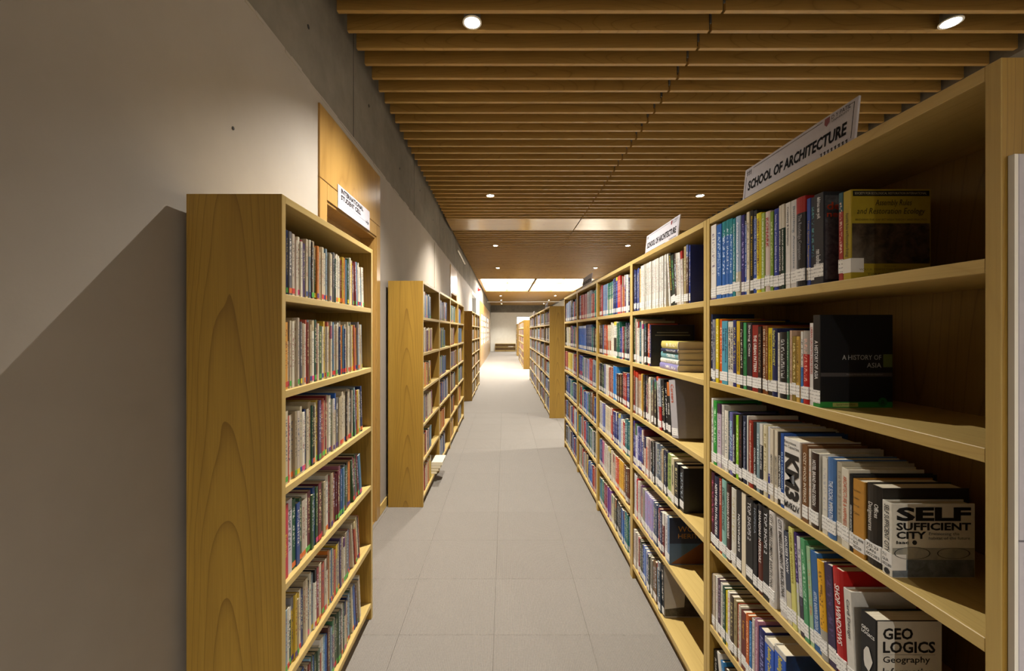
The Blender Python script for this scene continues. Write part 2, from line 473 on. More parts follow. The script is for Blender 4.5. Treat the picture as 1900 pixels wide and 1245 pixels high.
# recessed downlights, and unseen fill lamps added behind the viewpoint
def where(i, x):
    side = 'left' if x < 1 else 'right'
    return ['nearest round downlight in the %s ceiling field', 'second round downlight in the %s ceiling field',
            'third round downlight in the %s ceiling field, past the flat board', 'fourth round downlight in the %s ceiling field, before the glowing panels',
            'first round downlight beyond the glowing panels, %s field', 'second round downlight beyond the glowing panels, %s field',
            'last round downlight by the end wall, %s field',
            'nearest added fill lamp behind the viewpoint, %s field', 'middle added fill lamp behind the viewpoint, %s field', 'farthest added fill lamp behind the viewpoint, %s field'][i] % side
for i, y in enumerate((2.731, 6.231, 9.88, 13.38, 23.94, 27.44, 30.94, -4.27, -7.77, -11.27)):
    for x in (-.21, 2.90):
        r = empty('downlight_or_fill_lamp', (x, y, ZC)); tag(r, where(i, x), 'downlight', 'round recessed downlights')
        ring = MB()
        ring.cyl((0, 0), .062, .062, -.004, .002, 28, (0, 0)); n = len(ring.v)
        ring.cyl((0, 0), .050, .050, -.004, .002, 28, (0, 0))
        for k in range(28):
            a, b = 2*k, 2*((k+1) % 28)
            ring.f.append((a, b, n+b, n+a)); ring.f.append((a+1, n+a+1, n+b+1, b+1))
        ring.build('trim_ring', M['white'], r)
        MB().cyl((0, 0), .056, .050, .003, .10, 20, (0, 1)).build('housing', M['grey_metal'], r)
        MB().cyl((0, 0), .050, .050, -.002, .001, 24).build('lens', M['lens'], r)
        ld = bpy.data.lights.new('downlight_or_fill_beam', 'SPOT'); ld.energy = LAMP_W if y > 0 else LAMP_W*.68; ld.color = LAMP_COL
        ld.spot_size = math.radians(111 if y > 0 else 160); ld.spot_blend = 1.0 if y > 0 else .6   # wide-angle lamps behind the viewpoint are added for frontal fill; ld.shadow_soft_size = .045
        lo = bpy.data.objects.new('downlight_or_fill_beam', ld); COL.objects.link(lo); lo.parent = r; lo.location = (0, 0, -.055)

# doors in the left wall
def clad_door(idx, y0, y1, depth=.13):
    r = struct(empty('door_%d' % idx, (XL, y0, 0))); w = y1-y0; a = .10; zo = 2.392
    MB().bevbox(-.02, .012, 0, w, 2.498, 2.93).build('top_panel', M['door'], r)
    MB().bevbox(-.02, .012, a, w-a, zo, 2.494).build('head_panel', M['door'], r)
    for p, q in ((0, a-.002), (w-a+.002, w)): MB().bevbox(-.02, .012, p, q, 0, 2.494).build('jamb', M['door'], r)
    for p, q in ((a, a+.018), (w-a-.018, w-a)): MB().bevbox(-depth, .004, p, q, 0, zo).build('lining', M['door'], r)
    MB().bevbox(-depth, .004, a+.018, w-a-.018, zo-.018, zo).build('lining', M['door'], r)
    MB().bevbox(-depth, -depth+.04, a+.018, w-a-.018, 2.06, 2.10).build('transom', M['door'], r)
    MB().box(-depth, -depth+.012, a+.018, w-a-.018, 2.10, zo-.018).build('fanlight', M['door'], r)
    lf = MB().bevbox(-depth-.02, -depth+.02, a+.02, w-a-.02, .006, 2.058).build('door_leaf', M['door'], r)
    MB().tube((-depth+.05, w-a-.08, 1.0), (-depth+.05, w-a-.20, 1.0), .010).tube((-depth+.02, w-a-.08, 1.0), (-depth+.055, w-a-.08, 1.0), .009).build('handle', M['grey_metal'], lf)
    MB().bevbox(-.19, -.0005, a+.018, w-a-.018, -.012, .004).build('threshold', M['door'], r)
    MB().box(-.2, -depth-.02, 0, w, 0, 2.93).build('backing', M['black'], r)
clad_door(1, *D1); clad_door(2, *D2)
r = struct(empty('door_3', (XL, D3[0], 0))); w = D3[1]-D3[0]
for p, q in ((0, .09), (w-.09, w)): MB().bevbox(-.15, .01, p, q, 0, 2.93).build('jamb', M['white'], r)
MB().bevbox(-.15, .01, .09, w-.09, 2.84, 2.93).build('head', M['white'], r)
MB().bevbox(-.15, .01, .09, w-.09, 2.10, 2.20).build('transom', M['white'], r)
MB().box(-.14, -.13, .09, w-.09, 2.20, 2.84).build('pane', M['greyglass'], r)
MB().bevbox(-.15, -.11, .09, w-.09, .005, 2.10).build('door_leaf', M['white'], r)
MB().box(-.2, -.15, 0, w, 0, 2.93).build('backing', M['black'], r)

# wooden lattice wall at the far left
r = struct(empty('window_1', (XL, LAT[0], 0))); w = LAT[1]-LAT[0]
cols = 5; rows = 5; y0_, y1_, z0_, z1_ = .7, w-.4, .92, 2.42
MB().bevbox(0, .035, 0, w, 0, z0_).build('panel', M['door'], r)
MB().bevbox(0, .035, 0, w, z1_, 2.93).build('panel', M['door'], r)
MB().bevbox(0, .035, 0, y0_, z0_, z1_).build('panel', M['door'], r)
MB().bevbox(0, .035, y1_, w, z0_, z1_).build('panel', M['door'], r)
cw = (y1_-y0_)/cols; rh = (z1_-z0_)/rows
for c in range(1, cols): MB().bevbox(0, .035, y0_+c*cw-.05, y0_+c*cw+.05, z0_, z1_).build('mullion', M['door'], r)
for q in range(1, rows): MB().bevbox(0, .034, y0_, y1_, z0_+q*rh-.022, z0_+q*rh+.022).build('transom', M['door'], r)
for c in range(cols):
    for q in range(rows):
        MB().box(.001, .006, y0_+c*cw+.05, y0_+(c+1)*cw-.05, z0_+q*rh+.022, z0_+(q+1)*rh-.022).build('pane', M['white'], r)

# white pipe, conduit, alarm
o = MB().tube((XL, 26.6, 3.44), (XR, 26.6, 3.46), .03, 10).build('white_pipe', M['white'])
tag(o, 'thin white pipe crossing under the far ceiling', 'pipe')
o = MB().tube((XL+.02, 9.6, 3.44), (XL+.02, 11.3, 3.40), .018, 8).tube((XL+.02, 10.1, 3.43), (XL-.005, 10.1, 3.43), .012, 6).tube((XL+.02, 10.9, 3.41), (XL-.005, 10.9, 3.41), .012, 6).build('conduit', M['white'])
tag(o, 'short white conduit on the concrete beam under the ceiling', 'conduit')
r = empty('fire_alarm', (XL, 17.2, 3.3)); tag(r, 'red round fire alarm high on the left wall', 'alarm')
q = MB().cyl((0, 0), .075, .07, 0, .05, 20).build('base', M['red'], r); q.rotation_euler = (0, math.pi/2, 0)
q = MB().cyl((0, 0), .06, .03, .05, .12, 20).build('horn', M['red'], r); q.rotation_euler = (0, math.pi/2, 0)

# door sign
r = empty('door_sign', (XL+.0125, 2.70, 2.392)); tag(r, 'white plaque lettered INTERNATIONAL STUDENT CELL above the wooden door', 'sign')
r = MB().bevbox(0, .005, 0, .63, 0, .152, .001).build('plaque', M['sign'], r)
ex, ey = (0, 1, 0), (0, 0, 1)
put_text('INTERNATIONAL\nSTUDENT CELL', (.0056, .045, .066), ex, ey, .43, .076, M['ink'], r, bold=.045)
MB().box(.005, .0055, .02, .61, .048, .0492).build('rule', M['ink'], r)
fig = MB()
for k, (yy, hh) in enumerate(((.54, .022), (.555, .012), (.57, .030), (.585, .014), (.597, .02))):
    fig.box(.005, .0056, yy, yy+.004, .048-hh*.5, .048+hh*.7)
    fig.box(.005, .0056, yy-.005, yy+.009, .048+hh*.1, .048+hh*.1+.003)
fig.build('emblem', M['ink'], r)

# ------------------------------------------------------------------ bookcases
CH, CD, CT = 2.055, .318, .025
ZS = [.092, .4185, .745, 1.0715, 1.398, 1.7245]
XRF, XLF = .826, -.738
PR, PL = 1.021, .9605

def case_meshes(W, sgn):
    """local frame: front edge x=0, depth towards sgn*x, length 0..W along y"""
    B = lambda x0, x1, y0, y1, z0, z1: MB().bevbox(sgn*x0, sgn*x1, y0, y1, z0, z1, .0012)
    d = {}
    d['side_a'] = B(0, CD, .0005, CT, 0, CH).mesh('side_panel')
    d['side_b'] = B(0, CD, W-CT, W-.0005, 0, CH).mesh('side_panel')
    d['top'] = B(.0004, CD, CT, W-CT, CH-CT, CH-.0004).mesh('top_panel')
    d['shelf'] = B(.0008, CD-.012, CT, W-CT, -CT, 0).mesh('shelf')
    d['back'] = B(CD-.012, CD-.002, CT, W-CT, .067, CH-CT).mesh('back_panel')
    d['plinth'] = B(.03, .048, CT, W-CT, 0, .066).mesh('plinth')
    for q in ('side_a', 'side_b'):          # paler wood tone on the front edge of the uprights
        me = d[q]; me.materials.append(M['wood_z']); me.materials.append(M['wood_edge'])
        for p in me.polygons:
            if abs(p.center.x) < .0011: p.material_index = 1
    return d
CM_R = case_meshes(PR, 1); CM_L = case_meshes(PL, -1)

def bookcase(x, y, d, label, group):
    r = empty('bookcase', (x, y, 0)); tag(r, label, 'bookcase', group)
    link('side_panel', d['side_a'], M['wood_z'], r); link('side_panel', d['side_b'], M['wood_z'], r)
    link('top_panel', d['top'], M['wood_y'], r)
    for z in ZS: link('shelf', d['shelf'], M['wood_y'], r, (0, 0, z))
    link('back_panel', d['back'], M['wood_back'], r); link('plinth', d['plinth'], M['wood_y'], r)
    return r

ORD = ['', 'first', 'second', 'third', 'fourth', 'fifth', 'sixth', 'seventh', 'eighth', 'ninth', 'tenth', 'eleventh', 'twelfth', 'thirteenth',
       'fourteenth', 'fifteenth', 'sixteenth', 'seventeenth', 'eighteenth', 'nineteenth']
def ordinal(n):
    if n < 20: return ORD[n]
    tens = {2: ('twentieth', 'twenty-'), 3: ('thirtieth', 'thirty-'), 4: ('fortieth', 'forty-'), 5: ('fiftieth', 'fifty-')}[n//10]
    return tens[0] if n % 10 == 0 else tens[1]+ORD[n % 10]

R1Y = .698
RIGHT1 = [R1Y+PR*i for i in range(5)]
RIGHT2 = [7.70+PR*i for i in range(6)]
RIGHT3 = [17.6+PR*i for i in range(6)]
RIGHT4 = [26.9+PR*i for i in range(2)]
LEFT1 = [1.394]
LEFT2 = [3.812+PL*i for i in range(4)]
LEFT3 = [9.59+PL*i for i in range(3)]
bookcase(XRF, RIGHT1[0], CM_R, 'nearest maple bookcase on the right, large white sign on top', 'right row of tall maple bookcases')
bookcase(XRF, RIGHT1[1], CM_R, 'second maple bookcase of the right row, white journals on its top shelf', 'right row of tall maple bookcases')
bookcase(XRF, RIGHT1[2], CM_R, 'third maple bookcase of the nearest right row, red books ending its top shelf', 'right row of tall maple bookcases')
bookcase(XRF, RIGHT1[3], CM_R, 'fourth maple bookcase of the nearest right row, a small sign above it', 'right row of tall maple bookcases')
bookcase(XRF, RIGHT1[4], CM_R, 'fifth and last maple bookcase of the nearest right row', 'right row of tall maple bookcases')
for i, y in enumerate(RIGHT2):
    bookcase(XRF, y, CM_R, '%s maple bookcase of the middle right row, beyond the gap' % ordinal(i+1), 'middle right row of bookcases')
for i, y in enumerate(RIGHT3):
    bookcase(XRF-.03, y, CM_R, '%s maple bookcase of the far right row near the doorway' % ordinal(i+1), 'far right row of bookcases')
for i, y in enumerate(RIGHT4):
    bookcase(XRF-.03, y, CM_R, '%s maple bookcase of the last right row by the end wall' % ordinal(i+1), 'last right row of bookcases')
bookcase(XLF, LEFT1[0], CM_L, 'single maple bookcase standing nearest on the left before the wooden door', 'left row of maple bookcases')
for i, y in enumerate(LEFT2):
    bookcase(XLF, y, CM_L, '%s maple bookcase of the four joined along the left wall' % ordinal(i+1), 'left row of maple bookcases')
for i, y in enumerate(LEFT3):
    bookcase(XLF, y, CM_L, '%s maple bookcase of the far left row' % ordinal(i+1), 'far left row of bookcases')

# low bookcase by the end wall
r = empty('low_bookcase', (.07, YE-.42, 0)); tag(r, 'low maple bookcase with four open compartments by the end wall', 'bookcase')
for xx in (-.80, -.0125, .775): MB().bevbox(xx, xx+.025, 0, .35, 0, .59).build('side_panel', M['wood_z'], r)
MB().bevbox(-.80, .80, 0, .35, .59, .615).build('top_panel', M['wood_y'], r)
for a, b in ((-.775, -.0125), (.0125, .775)):
    for z in (.06, .33): MB().bevbox(a, b, .002, .34, z, z+.025).build('shelf', M['wood_y'], r)
    MB().box(a, b, .34, .35, .06, .59).build('back_panel', M['wood_back'], r)
MB().bevbox(-.775, .775, .03, .05, 0, .06).build('plinth', M['wood_y'], r)
for k in range(3):
    o = MB().bevbox(-.19, .19, -.13, .13, 0, .012, .0015).build('magazine', M['white'], None, (.47+.02*k, YE-.26, .356+.0125*k)); o.rotation_euler = (0, 0, .12*k-.1)
    tag(o, ['bottom', 'middle', 'top'][k]+' white magazine of the pile in the low bookcase', 'magazine', 'magazines in the low bookcase')

# notice board on the near end panel
r = empty('notice_board', (XRF+.0155, RIGHT1[0]-.0105, 0)); tag(r, 'white notice board fixed to the end panel of the nearest bookcase', 'notice board')
MB().bevbox(0, .29, .0, .010, 1.257, 1.89, .001).build('sheet', M['sign'], r)
MB().bevbox(0, .29, .0, .010, .35, 1.254, .001).build('sheet', M['sign'], r)
MB().box(-.006, 0, .001, .010, .35, 1.89).build('edge_strip', M['endwall'], r)

# signs standing on the shelves
def shelf_sign(y_near, x, label, detail=True, L=.48, H=.118):
    r = empty('shelf_sign', (x, y_near, CH)); tag(r, label, 'sign', 'signs on top of the right bookcases')
    # local frame before tilt: x = thickness, y along; read from -x side, text runs towards -y
    t = math.radians(6); r.rotation_euler = (0, t, 0)
    root = r
    MB().bevbox(.006, .03, .08, .12, .0035, .012, .001).bevbox(.006, .03, L-.12, L-.08, .0035, .012, .001).build('foot', M['white'], r)
    r = MB().bevbox(0, .006, 0, L, 0.0008, H, .001).build('plate', M['sign'], root)
    ex, ey, X = (0, -1, 0), (0, 0, 1), -.0006
    put_text('SCHOOL OF ARCHITECTURE', (X, L-.028, .034), ex, ey, L-.056, .035, M['ink'], r, bold=.036)
    if not detail: return r
    fr = MB()
    def hl(a, b, z): fr.box(X, 0, L-b, L-a, z, z+.0009)
    hl(.012, L-.16, .012); hl(.05, L-.115, H-.010); hl(L-.025, L-.011, H-.010)
    fr.box(X, 0, L-.0129, L-.012, .012, H-.03); fr.box(X, 0, .011, .0119, .018, H-.010)
    fr.build('border', M['ink'], r)
    tick = MB()
    for k in range(8): tick.box(X, 0, .022+.012*k, .0245+.012*k, .010, .021).box(X, 0, .022+.012*k, .0285+.012*k, .018, .0195)
    for k in range(3): tick.box(X, 0, L-.018-.010*k, L-.0155-.010*k, H-.027, H-.010).box(X, 0, L-.018-.010*k, L-.012-.010*k, H-.016, H-.0145)
    tick.build('ornament', M['ink'], r)
    n = MB(); pts = [(.107, .112), (.089, .112), (.089, .097), (.098, .088), (.107, .097)]
    n.v = [(X, a, b) for a, b in pts]; n.f = [(0, 4, 3, 2, 1)]
    n.build('crest', M['ink_red'], r)
    put_text('D Y PATIL', (X, .083, .100), ex, ey, .062, .011, M['ink'], r, bold=.0)
    put_text('UNIVERSITY', (X, .081, .092), ex, ey, .056, .005, M['ink'], r, bold=.0)
    return r
shelf_sign(1.02, XRF+.022, 'large white sign lettered SCHOOL OF ARCHITECTURE on the nearest bookcase')
shelf_sign(2.06, XRF+.022, 'second white SCHOOL OF ARCHITECTURE sign, above the white journals')
shelf_sign(4.12, XRF+.022, 'third small white sign, further along the nearest right row', False)
shelf_sign(8.3, XRF+.022, 'tiny white sign on the near end of the middle right row', False)
shelf_sign(12.0, XRF+.022, 'tiny white sign on the far end of the middle right row', False)

# ------------------------------------------------------------------ books
CNAMES = [('white', 'e6e2dc'), ('cream', 'd8ccb0'), ('grey', '9a9a9a'), ('dark grey', '3c3e44'), ('black', '15161a'), ('navy', '1c2450'), ('blue', '2458b0'),
          ('light blue', '8fb4d8'), ('teal', '14808c'), ('dark green', '1f4a36'), ('green', '3f9a50'), ('lime', '90c030'), ('yellow', 'e0cc20'), ('ochre', 'c09038'),
          ('orange', 'd0641c'), ('red', 'b02020'), ('maroon', '5c1c20'), ('brown', '704a28'), ('pink', 'd090a0'), ('purple', '503070'), ('lavender', '8080b8'), ('tan', 'b8a080')]
def cname(h):
    a = [int(h[i:i+2], 16) for i in (0, 2, 4)]
    return min(CNAMES, key=lambda c: sum((a[i]-int(c[1][2*i:2*i+2], 16))**2 for i in range(3)))[0]

def book_geo(t, h, w, col, o):
    """vertices, faces, per-face colour / ink / uv of a cover: boards and spine round an open block"""
    b = min(.0022, t*.18); c = min(.0015, t*.15); rr = o.get('bulge', 0.0)*t
    out = [(w, 0), (c, 0), (0, c)]
    if rr > 0: out += [(-rr*.8, t*.28), (-rr, t*.5), (-rr*.8, t*.72)]
    out += [(0, t-c), (c, t), (w, t), (w, t-b), (b, t-b), (b, b), (w, b)]
    n = len(out); ns = n-9                                   # number of spine faces
    lv = [(0, col)]
    if 'lo' in o: lv = [(0, o['lo'][0]), (o['lo'][1]*h, col)]
    if 'hi' in o: lv.append((o['hi'][1]*h, o['hi'][0]))
    zs = [z for z, _ in lv]+[h]
    V = []; Fc = []; C = []; K = []; U = []
    for z in zs: V += [(x, y, z) for x, y in out]
    ink = lin(o['ink']) if 'ink' in o else lin('d8d4cc')
    al = 0.0 if (o.get('t') or o.get('nosp') or o.get('fore')) else o.get('inka', 1.0)
    side = o.get('side')
    for s in range(len(zs)-1):
        for i in range(n):
            j = (i+1) % n
            Fc.append((s*n+j, s*n+i, (s+1)*n+i, (s+1)*n+j))
            spine = 1 <= i <= 1+ns+1
            cc = lin(lv[s][1] if (spine or not side) else side)
            C.append(cc); K.append(ink[:3]+((al if spine else 0.0),))
            U.append([(out[q][1]/t, V[p][2]/h) for q, p in ((j, s*n+j), (i, s*n+i), (i, (s+1)*n+i), (j, (s+1)*n+j))])
    top = len(zs)-1
    lo_, hi_ = tuple(range(n)), tuple(top*n+i for i in range(n))
    for fc, cc in ((lo_, lv[0][1]), (hi_[::-1], lv[-1][1])):
        Fc.append(fc); C.append(lin(side or cc)); K.append((0, 0, 0, 0)); U.append([(0, 0)]*n)
    return V, Fc, C, K, U

def paint(me, C, K, U):
    ca = me.color_attributes.new('Col', 'FLOAT_COLOR', 'CORNER'); ki = me.color_attributes.new('Ink', 'FLOAT_COLOR', 'CORNER')
    uv = me.uv_layers.new(name='UVMap')
    a = []; b = []; u = []
    for p in me.polygons:
        for q in range(p.loop_total):
            a.extend(C[p.index]); b.extend(K[p.index]); u.extend(U[p.index][q])
    ca.data.foreach_set('color', a); ki.data.foreach_set('color', b); uv.data.foreach_set('uv', u)

INS = .0035
def make_book(t, h, w, col, o, loc, rot, label, group, sticker='call', tagcol=None, kind='book'):
    V, Fc, C, K, U = book_geo(t, h, w, col, o)
    me = bpy.data.meshes.new(kind); me.from_pydata(V, [], Fc); paint(me, C, K, U)
    bk = link(kind, me, M['cover'], None, loc, rot)
    tag(bk, label, kind, group)
    b = min(.0022, t*.18)
    MB().box(b, w-INS, b, t-b, .002, h-(.001 if o.get('soft') else INS)).build('pages', M['pages'], bk)
    rr = o.get('bulge', 0.0)*t; X = -rr-.0006
    if o.get('fore'):
        MB().box(-.0004, .0004, b, t-b, .003, h-.004).build('page_edges', M['pages'], bk); return bk
    mk = o.get('mark')
    if sticker == 'call' and mk != 'pic' or mk == 'pic':
        z0 = o.get('sz') or rnd.uniform(.010, .019); z1 = z0+.034
        if mk:
            wrap = .030
            stk = MB().box(X, 0, -.0004, t, z0, z1).build('call_sticker', M['blank_sticker'], bk)
            MB().box(X, wrap, -.0006, .0, z0, z1).build('sticker_flap', M['blank_sticker'], stk)
            if mk != 'pic':
                put_text(mk, (X-.0003, t*.93, z0+.004), (0, -1, 0), (0, 0, 1), min(t*.86, .036), .026, M['ink'], stk, bold=.0, lsp=1.05)
        else:
            MB().box(X, .0002, t*.03, t*.97, z0, z1).build('call_sticker', M['sticker'], bk)
    elif sticker == 'dot' and tagcol:
        MB().box(X, .0002, t*.02, t*.98, .008, .026).build('colour_tag', ink_mat(tagcol), bk)
    ink = ink_mat(o.get('ink', 'd8d4cc'))
    for s, tp in ((o.get('t'), o.get('tp', (.22, .93))), o.get('t2', (None, None))):
        if not s: continue
        z0, z1 = tp[0]*h, tp[1]*h; X2 = X-.0003; L = z1-z0
        nl = s.count('\n')+1; hh = t*(.46 if nl == 1 else .74)
        if o.get('horiz'):
            put_text(s, (X2, t*.92, z0), (0, -1, 0), (0, 0, 1), t*.84, L, ink, bk, bold=.02, fit='keep')
        elif o.get('up'):
            put_text(s, (X2, t/2-hh/2, z0), (0, 0, 1), (0, 1, 0), L, hh, ink, bk, bold=.012, fit='both')
        else:
            put_text(s, (X2, t/2+hh/2, z1), (0, 0, -1), (0, -1, 0), L, hh, ink, bk, bold=.012, fit='both')
    return bk

def face_plate(bk, name, x0, x1, z0, z1, col, y=-.0004):
    return MB().box(x0, x1, y, 0.0, z0, z1).build(name, ink_mat(col) if isinstance(col, str) else col, bk)

def blotch_mat(name, a, b_, c_, scale):
    m, nt, bs = new_mat(name); v, s = coords(nt, (1, 1, 1))
    n1 = noise(nt, v, scale, 6, .65, .6); n2 = noise(nt, v, scale*.35, 3, .5)
    t = math_(nt, 'MULTIPLY', math_(nt, 'SUBTRACT', n1, .38, clamp=True), 3.5, clamp=True)
    c = mixc(nt, t, lin(a), lin(b_)); c = mixc(nt, math_(nt, 'MULTIPLY', math_(nt, 'SUBTRACT', n2, .5, clamp=True), 2.5, clamp=True), c, lin(c_))
    nt.links.new(c, bs.inputs['Base Color']); bs.inputs['Roughness'].default_value = .4
    return m

def cover_art(bk, kind, t, h, w):
    ex, ey, Y = (1, 0, 0), (0, 0, 1), -.0009
    T = lambda s, x, z, L, H, col, **kw: put_text(s, (x, Y, z), ex, ey, L, H, ink_mat(col), bk, **kw)
    if kind == 'deli':
        face_plate(bk, 'cover_picture', .004, w-.006, .01, h-.01, blotch_mat('city_print', '3a3c42', '6a6c70', '24262c', 60))
        T('delirious', .008, h*.80, .13, h*.085, 'b8401c', bold=.02)
        T('new york', .008, h*.70, .12, h*.085, 'b8401c', bold=.02)
    elif kind == 'assembly':
        face_plate(bk, 'title_band', .004, w-.003, h*.925, h*.985, '16150f')
        T('SOCIETY FOR ECOLOGICAL RESTORATION INTERNATIONAL', .008, h*.942, w-.018, h*.026, 'c8c0a0')
        T('Assembly Rules', w*.30, h*.80, w*.46, h*.085, '3a3210', shear=.25)
        T('and Restoration Ecology', w*.07, h*.705, w*.86, h*.085, '3a3210', shear=.25)
        T('BRIDGING THE GAP BETWEEN THEORY AND PRACTICE', w*.05, h*.65, w*.9, h*.022, '6a5c20')
        face_plate(bk, 'cover_picture', .002, w-.002, h*.17, h*.62, blotch_mat('bark_print', '1e1812', '5a4c3c', '8a8070', 34))
        T('VICKY M. TEMPERTON, RICHARD J. HOBBS,', w*.1, h*.085, w*.8, h*.03, '6a5c20'); T('Edited by', w*.42, h*.13, w*.14, h*.02, '6a5c20')
        T('TIM NUTTLE', w*.2, h*.035, w*.4, h*.03, '6a5c20')
    elif kind == 'asia':
        T('A HISTORY OF', w*.30, h*.515, w*.54, h*.052, 'b8b8b8'); T('ASIA', w*.64, h*.43, w*.20, h*.052, 'b8b8b8')
        face_plate(bk, 'title_band', .001, w-.001, h*.335, h*.375, '4a4648')
        T('Rhoads Murphey With Kristin Stapleton', w*.36, h*.345, w*.5, h*.022, '8a8688')
        face_plate(bk, 'edition_tab', w*.87, w-.001, h*.435, h*.575, '5a6a38')
        face_plate(bk, 'bottom_band', .001, w-.001, .001, h*.062, '2a8a3a')
        face_plate(bk, 'edition_tab', w*.17, w*.52, h*.010, h*.052, 'a8b060', -.0007)
        T('Special Indian Edition', w*.22, h*.018, w*.26, h*.026, '2a3a18')
        d = MB().cyl((0, 0), .012, .012, 0, .0005, 20).build('publisher_disc', ink_mat('1f6a30'), bk, (w*.86, -.0008, h*.06)); d.rotation_euler = (math.pi/2, 0, 0)
        put_text('R', (w*.86-.004, -.0018, h*.06-.006), ex, ey, .009, .012, ink_mat('123818'), bk)
    elif kind == 'km3':
        # the whole print stands on the broad spine
        sx, sy = (0, -1, 0), (0, 0, 1)
        put_text('Excursions\non Capacities', (-.001, t*.96, h*.86), sx, sy, t*.90, h*.105, ink_mat('14161a'), bk, bold=.008)
        put_text('KM3', (-.001, t*.93, h*.80), (0, 0, -1), (0, -1, 0), h*.62, t*.86, ink_mat('101114'), bk, bold=.05)
        put_text('MVRDV', (-.001, t*.95, h*.05), sx, sy, t*.9, h*.085, ink_mat('14161a'), bk, bold=.03)
    elif kind == 'tan':
        for k, s in enumerate(('New Economics', 'Innovation', 'Energy', 'Cities')):
            put_text(s, (-.001, t*.9, h*(.84-.10*k)), (0, -1, 0), (0, 0, 1), t*(.5 if k else .6), h*.03, ink_mat('2a2010'), bk)
    elif kind == 'self':
        T('SELF', w*.05, h*.765, w*.90, h*.19, '14161a', bold=.045); T('SUFFICIENT', w*.05, h*.64, w*.90, h*.105, '14161a', bold=.035)
        T('CITY', w*.05, h*.525, w*.36, h*.10, '14161a', bold=.035)
        T('Envisioning the\nhabitat of the future', w*.44, h*.515, w*.5, h*.10, '55585a')
        T('Iaac', w*.05, h*.455, w*.15, h*.045, '14161a', bold=.02)
        q = MB().cyl((0, 0), .0048, .0048, 0, .0005, 18).build('logo_disc', ink_mat('2a2c30'), bk, (w*.27, -.0005, h*.475)); q.rotation_euler = (math.pi/2, 0, 0)
        face_plate(bk, 'cover_picture', .001, w-.001, .001, h*.24, blotch_mat('sea_print', '586068', '808890', '3c444c', 40))
        face_plate(bk, 'cover_picture', .001, w-.001, h*.24, h*.40, blotch_mat('horizon_print', 'a8a496', '8a8c88', 'b8b4a6', 40))
        ring = MB()
        for cx, cz, rx, rz in ((w*.24, h*.33, w*.22, h*.085), (w*.74, h*.33, w*.20, h*.075)):
            for k in range(28):
                a0, a1 = 2*math.pi*k/28, 2*math.pi*(k+1)/28; n = len(ring.v)
                for a, s in ((a0, 1), (a1, 1), (a1, .94), (a0, .94)): ring.v.append((cx+rx*s*math.cos(a), -.0009, cz+rz*s*math.sin(a)))
                ring.f.append((n, n+3, n+2, n+1))
        ring.build('dome_drawing', ink_mat('2e3438'), bk)
        q = MB().cyl((0, 0), .0065, .0065, 0, .0006, 18).build('publisher_mark', ink_mat('202226'), bk, (-.0008, t*.5, .008)); q.rotation_euler = (0, math.pi/2, 0)
    elif kind == 'geo':
        face_plate(bk, 'cover_print', .003, w, .001, h-.001, 'ded9ce', -.0005)
        T('GEO', w*.10, h*.80, w*.46, h*.125, '1a1a1c', bold=.03); T('LOGICS', w*.10, h*.655, w*.80, h*.125, '1a1a1c', bold=.03)
        face_plate(bk, 'rule', w*.10, w*.9, h*.635, h*.638, '8a8680', -.0008)
        for k, (s, L) in enumerate((('Geography', .72), ('Information', .78), ('Architecture', .86))): T(s, w*.10, h*(.53-.125*k), w*L, h*.09, '1a1a1c', bold=.012)
        pts = MB(); rr = random.Random(3); c = (t*.5, h*.52); n = 14
        for k in range(n):
            a = 2*math.pi*k/n; q = rr.uniform(.8, 1.1); pts.v.append((-.0012, c[0]+t*.30*q*math.cos(a), c[1]+h*.13*q*math.sin(a)))
        pts.f.append(tuple(range(n))[::-1]); pts.build('drawing', ink_mat('d8d4cc'), bk)
    elif kind == 'build':
        face_plate(bk, 'cover_print', .002, w, .001, h-.001, blotch_mat('blue_print', '14284a', '1c3a66', '0e1c38', 20), -.0005)
        T('Building', w*.22, h*.66, w*.42, h*.085, '8a2c28', bold=.03); T('Construction', w*.10, h*.52, w*.66, h*.085, '8a2c28', bold=.03)
    elif kind == 'atlas':
        face_plate(bk, 'cover_print', .004, w-.004, .004, h-.004, blotch_mat('night_print', '10131c', '1a2028', '2a2620', 30), -.0005)
        face_plate(bk, 'ornament', w*.3, w*.72, h*.15, h*.55, blotch_mat('window_print', '2c2a20', '6a5c34', '1a1a18', 90), -.0008)
        face_plate(bk, 'title_band', w*.14, w*.86, h*.80, h*.825, '7a7666', -.0008); face_plate(bk, 'title_band', w*.10, w*.9, h*.735, h*.76, '7a7666', -.0008)
    elif kind == 'heritage':
        face_plate(bk, 'cover_print', .001, w, h*.45, h-.001, '16243e', -.0005)
        face_plate(bk, 'cover_print', .001, w, .001, h*.45, '3c5878', -.0005)
        T('WORLD', w*.2, h*.70, w*.72, h*.12, 'a8742c'); T('HERITAGE', w*.2, h*.56, w*.78, h*.10, 'a8742c')
        p = MB(); p.v = [(w*.02, -.0009, h*.02), (w*.98, -.0009, h*.02), (w*.98, -.0009, h*.36), (w*.80, -.0009, h*.50)]; p.f = [(0, 1, 2, 3)]
        p.build('pyramid_picture', ink_mat('6a3c1c'), bk)
    elif kind == 'tower':
        face_plate(bk, 'cover_print', .002, w, .001, h-.001, 'a8a29a', -.0005)
        p = MB(); p.v = [(w*.02, -.0009, h*.02), (w*.98, -.0009, h*.02), (w*.98, -.0009, h*.62), (w*.72, -.0009, h*.78), (w*.50, -.0009, h*.60), (w*.46, -.0009, h*.2), (w*.02, -.0009, h*.16)]
        p.f = [(0, 1, 2, 3, 4, 5, 6)]; p.build('tower_picture', blotch_mat('tower_print', '2a2622', '4a443c', '161412', 60), bk)

